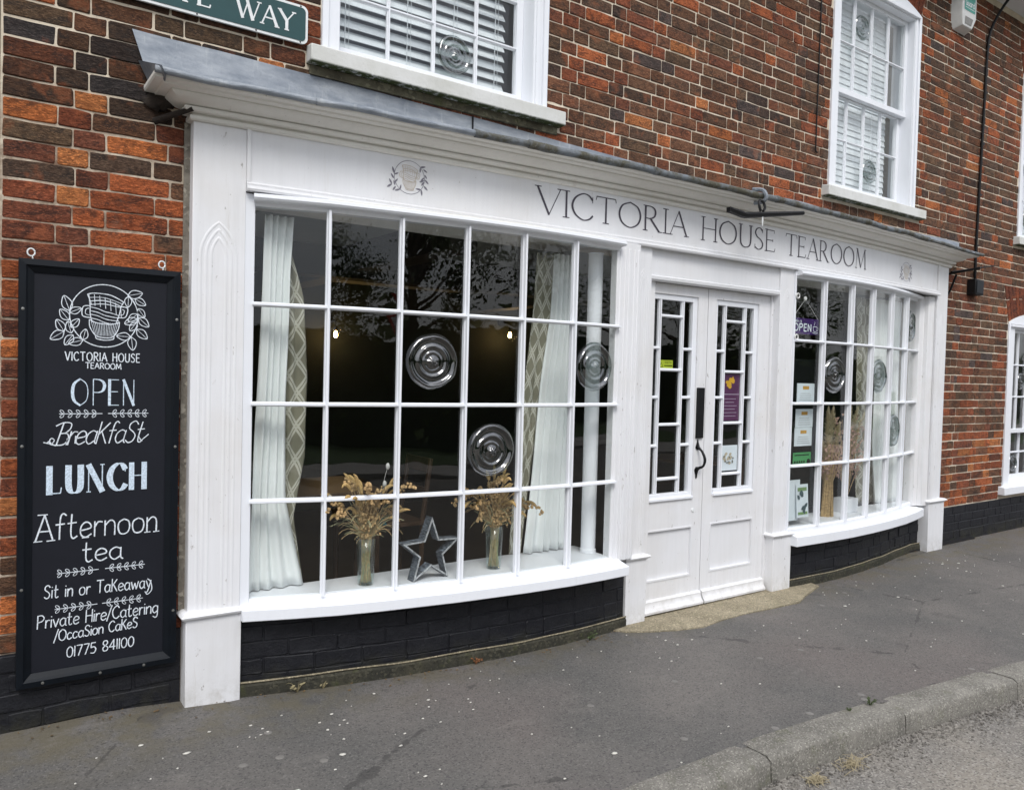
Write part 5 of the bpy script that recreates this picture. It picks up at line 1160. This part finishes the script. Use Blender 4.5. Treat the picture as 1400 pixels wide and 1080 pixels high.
# ------------------------------------------------------------------ street sign
ss = empty('street_sign', (.75, -.03, 3.18)); tag(ss, 'green street name plate with white letters and border beside the upper left window', 'street sign')
SI = Matrix.Translation(ss.location).inverted()
def rrect(x0, x1, z0, z1, r_, y0, y1):
    pts = []
    for cx, cz, a0 in ((x1-r_, z0+r_, -90), (x1-r_, z1-r_, 0), (x0+r_, z1-r_, 90), (x0+r_, z0+r_, 180)):
        for i in range(6): a = R(a0+90*i/5); pts.append((cx+r_*math.cos(a), cz+r_*math.sin(a)))
    mb = MB(); n = len(pts); mb.v = [(x, y0, z) for x, z in pts]+[(x, y1, z) for x, z in pts]; mb.f = [tuple(range(n)), tuple(reversed(range(n, 2*n)))]+[(i, n+i, n+(i+1) % n, (i+1) % n) for i in range(n)]; return mb
for nm, mbx, mt in (('border', rrect(.30, 1.336, 3.092, 3.272, .028, -.032, -.020), white_m), ('plate', rrect(.312, 1.324, 3.104, 3.260, .020, -.0345, -.0318), green_m)): o = mbx.build(nm, mt, ss); o.matrix_parent_inverse = SI; sp = o
ik = Ink(lambda u, v, l: (u, -.0345-l, v), .0010); ik.text(SER, 'WAY', 1.000, 1.268, 3.137, 3.136, .088, .0065, .016, .10); o = ik.mb.build('lettering', white_m, ss); o.matrix_parent_inverse = SI; ik = Ink(lambda u, v, l: (u, -.0345-l, v), .0010); ik.text(SER, 'TE', .745, .885, 3.139, 3.138, .088, .0065, .016, .22); o = ik.mb.build('lettering', white_m, ss); o.matrix_parent_inverse = SI
mb = MB()
for x in (.50, .83, 1.09, 1.30):
    mb.lathe([(.004, 0), (.004, .001)], (x, -.032, 3.098), 'y', 8)
for x in (.5, .9, 1.30): mb.lathe([(.004, 0), (.004, .001)], (x, -.032, 3.266), 'y', 8)
o = mb.build('screw', iron_m, ss); o.matrix_parent_inverse = SI

# ------------------------------------------------------------------ fittings on the wall
ab = empty('alarm_box', (7.60, 0, 4.95)); tag(ab, 'white plastic alarm box with teal panel high on the brick wall', 'alarm box')
mb = MB(); n = 0; w, h = .17, .25; z0 = -.12
front = [(-.10, -.005), (.16, -.005), (.16, .26), (.03, .34), (-.10, .26)]
plan_f = [(-.11, -.03), (-.02, -.12), (.12, -.12), (.12, .28), (-.02, .36), (-.11, .28)]
mb.v = [(-.11, 0, -.02), (.20, 0, -.02), (.20, 0, .30), (-.11, 0, .30), (-.09, -.10, .02), (.17, -.10, .02), (.17, -.10, .30), (-.09, -.10, .30), (-.05, -.085, -.075), (.13, -.085, -.075), (-.07, 0, -.10), (.16, 0, -.10)]
mb.f = [(4, 5, 6, 7), (0, 4, 7, 3), (5, 1, 2, 6), (3, 7, 6, 2), (8, 9, 5, 4), (10, 11, 9, 8), (0, 10, 8, 4), (11, 1, 5, 9)]; case = mb.build('case', plast_m, ab, bevel=.006)
mb = MB(); pts = [(-.06, .06), (.14, .06), (.14, .24), (.12, .275), (.06, .29), (-.06, .29)]; mb.poly([(x, -.1025, z) for x, z in pts]); mb.build('teal_panel', teal_p, case)
ik = Ink(lambda u, v, l: (u, -.1025-l, v), .001); ik.text(HW, 'Guard', -.045, .125, .105, .105, .055, .010, None, .14); ik.stroke([(-.045, .085), (.125, .085)], .006); ik.build('lettering', white_m, case)
mb = MB(); mb.poly([(-.02, -.0915, -.055), (.10, -.0915, -.055), (.115, -.1005, .005), (-.035, -.1005, .005)]); mb.build('strobe_lens', lens_m, case)
cab = MB(); pts = [(8.137, -.02, 2.57), (8.14, -.02, 3.0), (8.155, -.022, 3.7), (8.175, -.022, 4.3), (8.19, -.022, 4.75), (8.215, -.03, 5.0), (8.26, -.10, 5.2), (8.30, -.2, 5.36)]
cab.tube(smooth_pts(pts, 5), .013, 8); cb2 = cab.build('drain_cable', iron_m, smooth=True); tag(cb2, 'thick black cable running down the brick wall into a small black box', 'cable')
for z in (2.9, 3.4, 3.9, 4.4, 4.85): m2 = MB(); m2.box(8.13+(z-2.9)*.03, 8.165+(z-2.9)*.03, -.034, -.003, z, z+.018); m2.build('cable_clip', iron_m, cb2)
jb = empty('junction_box', (8.10, 0, 2.49)); tag(jb, 'small black junction box at the bottom end of the thick black cable', 'junction box')
mb = MB(); mb.box(-.085, .085, -.085, 0, -.075, .080, .002); mb.build('case', iron_m, jb, bevel=.006); mb = MB(); mb.box(-.07, .07, -.092, -.084, -.06, .065); mb.build('lid', navy_m, jb, bevel=.004)
ib = empty('iron_bracket', (7.60, 0, 2.60)); tag(ib, 'black iron bracket with horizontal arm on the wall right of the cornice', 'bracket')
mb = MB(); mb.box(-.03, .03, -.012, 0, -.26, .06, .002); mb.build('wall_plate', iron_m, ib); mb = MB(); mb.tube([(0, -.01, -.02), (.02, -.30, .015)], .011, 7); mb.tube([(0, -.01, -.24), (0, -.05, -.17), (0, -.10, -.03)], .010, 7); mb.build('arm', iron_m, ib)
mb = MB(); mb.tube([(.01, -.05, -.0), (.55, -.05, .09), (.86, -.05, .14)], .007, 6); mb.build('rod', iron_m, ib)
wr = MB(); wr.tube(smooth_pts([(5.478, -.016, 3.335), (5.462, -.016, 3.345), (5.455, -.016, 3.40), (5.458, -.016, 4.0), (5.462, -.016, 4.6), (5.465, -.016, 5.36)], 4), .0055, 6); tag(wr.build('wall_wire', iron_m, smooth=True), 'thin black wire running down the brick left of the arched upper window', 'wire')
# sign bracket hung over the cornice
sb = empty('sign_bracket', (4.25, -.47, 2.62)); tag(sb, 'rusty black iron sign bar hooked under the cornice above the doors', 'sign bracket'); QI = Matrix.Translation(sb.location).inverted()
def sbp(mbx, nm, mt): o = mbx.build(nm, mt, sb, smooth='auto'); o.matrix_parent_inverse = QI
mb = MB(); mb.tube([(3.905, -.475, 2.598), (4.02, -.478, 2.585), (4.05, -.48, 2.582), (4.60, -.52, 2.665)], [.020, .022, .020, .014], 6); mb.box(3.895, 3.925, -.49, -.46, 2.582, 2.612); sbp(mb, 'bar', iron_m)
mb = MB(); mb.tube(smooth_pts([(4.19, -.492, 2.625), (4.175, -.49, 2.66), (4.19, -.48, 2.695), (4.235, -.475, 2.69), (4.24, -.485, 2.655), (4.215, -.49, 2.63)], 4), .009, 7); sbp(mb, 'hook', iron_m)
mb = MB(); pts = smooth_pts([(4.24, -.40, 2.70), (4.25, -.462, 2.70), (4.25, -.485, 2.73), (4.24, -.465, 2.772), (4.22, -.40, 2.785)], 4); mb.tube(pts, .013, 7); sbp(mb, 'lead_strap', lead_m)
mb = MB(); mb.tube([(4.20, -.497, 2.615), (4.203, -.498, 2.57), (4.205, -.497, 2.53)], [.003, .006, .003], 6); sbp(mb, 'white_drip', white_m)

# ------------------------------------------------------------------ neighbouring strip at the far left
mb = MB(); mb.box(-5, .098, .05, .3, -.2, 5.3); tag(mb.build('neighbour_wall', dirty_m), 'pinkish grey rendered wall sliver at the extreme left edge', 'wall')
mb = MB()
for i in range(34): mb.blob((.098+rng.uniform(-.012, .004), .02+rng.uniform(0, .04), rng.uniform(.02, 1.05)), (.018, .03, .05), 6, 4, .3)
tag(mb.build('mortar_lumps', m_concrete('speckled_render', (.16, .16, .17), (.06, .06, .07), 50, .1), smooth=True, kind='stuff'), 'rough speckled grey render crumbling at the lower left wall corner', 'render')

# ------------------------------------------------------------------ litter, weeds, grit
mb = MB()
for i in range(190):
    if rng.random() < .55: x = rng.uniform(.2, 7.5); y = kerb_y(x)+(0-kerb_y(x)-.3)*rng.random()+.02
    else: x = rng.choice([.9, 1.3, 1.7, 3.3, 5.2, 7.0, 7.8])+rng.gauss(0, .35); y = -.35-abs(rng.gauss(0, .35))
    if y < kerb_y(x)+.02 or y > -.08: continue
    r_ = rng.uniform(.0025, .008) if rng.random() < .88 else rng.uniform(.008, .016); a = rng.uniform(0, 6.28); n = 6; z = pave_z(x, y)+.002
    mb.blob((x, y, z+.001), (r_, r_*rng.uniform(.4, .9), .0025), 7, 4, .25)
tag(mb.build('fallen_petals', petal_m, smooth=True, kind='stuff'), 'scattered tiny white petals and paper flecks on the pavement', 'litter')
mb = MB()
for i in range(24):
    x = rng.uniform(.8, 6.5); y = kerb_y(x)+.05+(-.5-kerb_y(x))*rng.random()**1.6; mb.lathe([(.0005, .0022), (rng.uniform(.006, .016), .0018), (.018, .0)], (x, y, pave_z(x, y)+.0012), 'z', 9, False)
tag(mb.build('gum_spots', m_plain('old_gum', (.19, .18, .165), .8), kind='stuff'), 'flattened pale gum spots on the pavement towards the kerb', 'gum')
mb = MB()
for i in range(420):
    x = rng.uniform(.15, 9.5); t = 0
    if x < .8 or x > 7.5: y0 = -.02
    elif x < 3.3: y0 = lerp_tab([(q[0], q[1]) for q in LB], x)-.0
    elif x < 5: continue
    else: y0 = lerp_tab([(q[0], q[1]) for q in RB], x)-.0
    y = y0-abs(rng.gauss(0, .055))-.01; s_ = rng.uniform(.004, .014); a = rng.uniform(0, 6.28); z = pave_z(x, y)+.003
    mb.quad((x, y, z), (x+s_*math.cos(a), y+s_*math.sin(a), z+.003), (x+s_*math.cos(a)-s_*.6*math.sin(a), y+s_*math.sin(a)+s_*.6*math.cos(a), z+.005), (x-s_*.6*math.sin(a), y+s_*.6*math.cos(a), z+.002))
tag(mb.build('leaf_litter', leaf_dead, kind='stuff'), 'brown leaf crumbs and grit gathered along the foot of the shopfront', 'litter')
def weed(x, y, h, n, mat_, lab, g='small weeds along the shopfront foot'):
    mb = MB()
    for i in range(n):
        a = rng.uniform(0, 6.28); p = arc_pts((x, y, pave_z(x, y)), (math.cos(a)*.6, math.sin(a)*.4-.1, 1), rng.uniform(.5, 2.4), h*rng.uniform(.5, 1), 5); mb.tube(p, [.0016, .0018, .0016, .0012, .001, .0005], 4, False)
        if i % 2 == 0: c = p[-2]; s_ = h*.12; mb.quad((c.x-s_, c.y, c.z), (c.x, c.y-s_*.5, c.z-.002), (c.x+s_, c.y, c.z+.003), (c.x, c.y+s_*.5, c.z+.004))
    o = mb.build('weed', mat_); return tag(o, lab, 'weed', g)
weed(1.30, -.15, .09, 10, straw2, 'dry forked weed at the foot of the plinth by the left pilaster'); weed(1.42, -.17, .05, 8, straw2, 'low dry weed beside the forked one under the left bow window')
weed(2.98, -.33, .08, 12, weed_m, 'green weed tuft at the plinth foot left of the doorway'); weed(2.22, -.29, .06, 14, m_plain('rusty_weed', (.20, .08, .03), .9), 'rusty brown weed tuft under the middle of the left bow window')
weed(3.55, -1.715, .05, 26, weed_m, 'mossy green tuft in the joint behind the kerb'); weed(3.40, -1.70, .03, 18, weed_m, 'smaller mossy tuft left of the other one behind the kerb', 'small weeds along the kerb')
for x, y, s_, lab in ((3.10, -1.90, .10, 'larger clump of dry straw litter lying in the gutter'), (2.86, -1.89, .06, 'smaller clump of dry straw litter left of the larger one in the gutter')):
    mb = MB()
    for i in range(90):
        a = rng.uniform(0, 6.28); q = abs(rng.gauss(0, s_*.5)); c = Vector((x+q*math.cos(a), y+q*.5*math.sin(a), -.095+rng.uniform(0, s_*.28))); d = Vector((rng.uniform(-1, 1), rng.uniform(-1, 1), rng.uniform(-.3, .5))).normalized()*rng.uniform(.01, .03); mb.tube([c-d, c+Vector((0, 0, .003)), c+d], .0012, 4, False)
    tag(mb.build('straw_clump', straw3), lab, 'litter', 'dry straw clumps in the gutter')
mb = MB()
for i in range(2600):
    x = rng.uniform(1.5, 6.0); y = kerb_y(x)-.13-abs(rng.gauss(0, .09)); s_ = rng.uniform(.002, .0065); mb.blob((x, y, -.101+s_*.3), s_, 5, 3, .3)
tag(mb.build('gutter_gravel', m_concrete('gravel', (.24, .225, .20), (.12, .11, .10), 90), kind='stuff'), 'loose gravel and grit lying along the gutter', 'gravel')

# ------------------------------------------------------------------ dim tearoom furniture
tab_m = m_plain('waxed_table_wood', (.10, .055, .03), .4, 0, .2, 12, .2)
def table(x, y, lab):
    e = empty('cafe_table', (x, y, .012)); tag(e, lab, 'table', 'tables inside the tearoom')
    mb = MB(); mb.box(-.38, .38, -.38, .38, .71, .74); mb.build('tabletop', tab_m, e, bevel=.006)
    for a in (-1, 1):
        for b in (-1, 1): mb = MB(); mb.tube([(a*.31, b*.31, 0), (a*.31, b*.31, .71)], [.018, .028], 8); mb.build('leg', tab_m, e)
def chair(x, y, rz, lab):
    e = empty('wooden_chair', (x, y, .012), rz); tag(e, lab, 'chair', 'chairs inside the tearoom')
    mb = MB(); mb.box(-.20, .20, -.20, .20, .43, .46); mb.build('seat', tab_m, e, bevel=.005)
    for a in (-1, 1): mb = MB(); mb.tube([(a*.17, -.17, 0), (a*.17, -.17, .43)], .018, 8); mb.build('leg', tab_m, e); mb = MB(); mb.tube([(a*.17, .18, 0), (a*.17, .18, .45), (a*.17, .24, .90)], .018, 8); mb.build('leg', tab_m, e)
    mb = MB(); mb.box(-.17, .17, .225, .245, .80, .90); mb.box(-.17, .17, .205, .222, .64, .69); mb.build('backrest', tab_m, e)
table(1.9, 1.3, 'square wooden cafe table dimly visible behind the left bow window'); table(5.9, 1.5, 'square wooden cafe table dimly visible behind the right bow window')
chair(1.35, 1.3, R(90), 'wooden chair left of the table behind the left bow window'); chair(2.5, 1.35, R(-90), 'wooden chair right of the table behind the left bow window'); chair(5.9, 2.1, 0, 'wooden chair behind the table inside the right bow window')

# ------------------------------------------------------------------ across the road (seen reflected in the glass)
mb = MB(); mb.box(-30, 40, -11.4, -9.6, -.14, -.02); mb.build('far_verge', grass_m, kind='structure')
mb = MB(); mb.box(-30, 60, -9.6, -8.1, -.14, -.03); mb.build('far_pavement', m_plain('pale_far_paving', (.34, .32, .29), .85), kind='structure')
def tree(x, y, h, rad, n, lab, trunk_h=.35, droop=False, seed=0):
    r_ = random.Random(seed); e = empty('broadleaf_tree', (x, y, -.1)); tag(e, lab, 'tree', 'trees across the road reflected in the glass')
    t = MB(); t.tube([(0, 0, 0), (.1, 0, h*.3), (0, .1, h*.6), (.1, 0, h*.85)], [h*.03, h*.024, h*.014, h*.005], 8)
    cl = []
    for i in range(26):
        a = r_.uniform(0, 6.28); z = h*r_.uniform(trunk_h, 1); q = rad*math.sqrt(r_.random())*(1-.55*abs((z/h-.62)/.45)); c = Vector((q*math.cos(a), q*math.sin(a), z)); cl.append((c, r_.uniform(.16, .34)*rad))
        t.tube([(0, 0, z*.72), (c.x*.5, c.y*.5, z*.9), tuple(c)], [h*.008, h*.005, .01], 5, False)
    lf = MB()
    for i in range(int(n*2.2)):
        c, q = r_.choice(cl); p = c+Vector((r_.gauss(0, 1), r_.gauss(0, 1), r_.gauss(0, .8)))*q*.62
        if droop: p.z -= abs(r_.gauss(0, .35))*q*2
        s_ = r_.uniform(.03, .075); u = Vector((r_.uniform(-1, 1), r_.uniform(-1, 1), r_.uniform(-1, 1))).normalized()*s_; w = u.orthogonal().normalized()*s_*.7; lf.quad(p-u, p-w, p+u, p+w)
    t.build('trunk', bark_m, e); lf.build('crown', leaf_m, e)
tree(-9, -22, 8.5, 3.4, 5200, 'bushy tree left across the road, seen only reflected in the left bow window', seed=1); tree(1.5, -25, 6.5, 3.0, 4200, 'rounded low tree opposite the shopfront, seen only as a reflection', seed=2)
tree(9, -20, 10.5, 3.2, 5200, 'tall loose tree opposite the doors, seen only as a reflection', .25, True, seed=3); tree(17, -23, 9, 3.6, 5200, 'broad tree opposite the right bow window, seen only as a reflection', seed=4); tree(28, -22, 11, 4.2, 5200, 'large tree farthest right across the road, seen only as a reflection', seed=5); tree(38, -24, 10, 4.5, 4200, 'spreading dark tree beyond the hedge end, seen only as a reflection', seed=8); tree(47, -20, 9, 4.5, 4200, 'dark tree at the far end of the road, seen only as a reflection', seed=9); tree(5.2, -16.5, 7.2, 1.8, 2600, 'slender birch like tree standing nearer the road, seen only as a reflection', .3, True, seed=6)
mb = MB()
for i in range(11000):
    x = rng.uniform(-30, 62); z = rng.uniform(0, 1)*(2.9+.9*noise.noise(Vector((x*.25, 0, 0)))); y = -13.5-rng.uniform(0, 1.2); s_ = rng.uniform(.07, .16); u = Vector((rng.uniform(-1, 1), rng.uniform(-1, 1), rng.uniform(-1, 1))).normalized()*s_; w = u.orthogonal().normalized()*s_*.8; p = Vector((x, y, z)); mb.quad(p-u, p-w, p+u, p+w)
hg = empty('hedge', (5, -14, -.1)); tag(hg, 'long dark green hedge across the road seen reflected in the glass', 'hedge'); o = mb.build('foliage', leaf_m, hg); o.matrix_parent_inverse = Matrix.Translation(hg.location).inverted()
mb = MB(); mb.box(-30, 62, -14.4, -13.7, -.15, 2.5); o = mb.build('hedge_core', hedge_m, hg); o.matrix_parent_inverse = Matrix.Translation(hg.location).inverted()
gw = empty('give_way_sign', (3.0, -9.4, -.1)); tag(gw, 'small triangular road sign on a post across the road, seen faintly reflected', 'road sign')
mb = MB(); mb.tube([(0, 0, 0), (0, 0, 2.2)], .035, 10); mb.build('post', m_plain('grey_post', (.2, .2, .2), .5), gw)
mb = MB(); mb.v = [(-.32, .04, 2.75), (.32, .04, 2.75), (0, .04, 2.2), (-.32, .045, 2.75), (.32, .045, 2.75), (0, .045, 2.2)]; mb.f = [(0, 1, 2), (5, 4, 3), (0, 3, 4, 1), (1, 4, 5, 2), (2, 5, 3, 0)]; mb.build('red_border', m_plain('sign_red', (.45, .02, .02), .5), gw)
mb = MB(); mb.v = [(-.23, .052, 2.70), (.23, .052, 2.70), (0, .052, 2.30), (-.23, .046, 2.70), (.23, .046, 2.70), (0, .046, 2.30)]; mb.f = [(2, 1, 0), (3, 4, 5), (0, 3, 4, 1), (1, 4, 5, 2), (2, 5, 3, 0)]; mb.build('white_face', white_m, gw)
wf = empty('picket_fence', (11, -12.2, -.1)); tag(wf, 'white picket fence across the road, seen faintly reflected', 'fence'); mb = MB(); mb.box(-2.2, 2.2, -.02, .02, .3, .36); mb.box(-2.2, 2.2, -.02, .02, .75, .81); mb.build('rail', white_m, wf); pr = None
for i in range(30):
    if pr is None: mb = MB(); mb.box(-.035, .035, .02, .04, .05, 1.0); pr = mb.build('picket', white_m, wf); o = pr
    else: o = pr.copy(); col.objects.link(o); o.parent = wf
    o.location = (-2.15+i*.148, 0, 0)
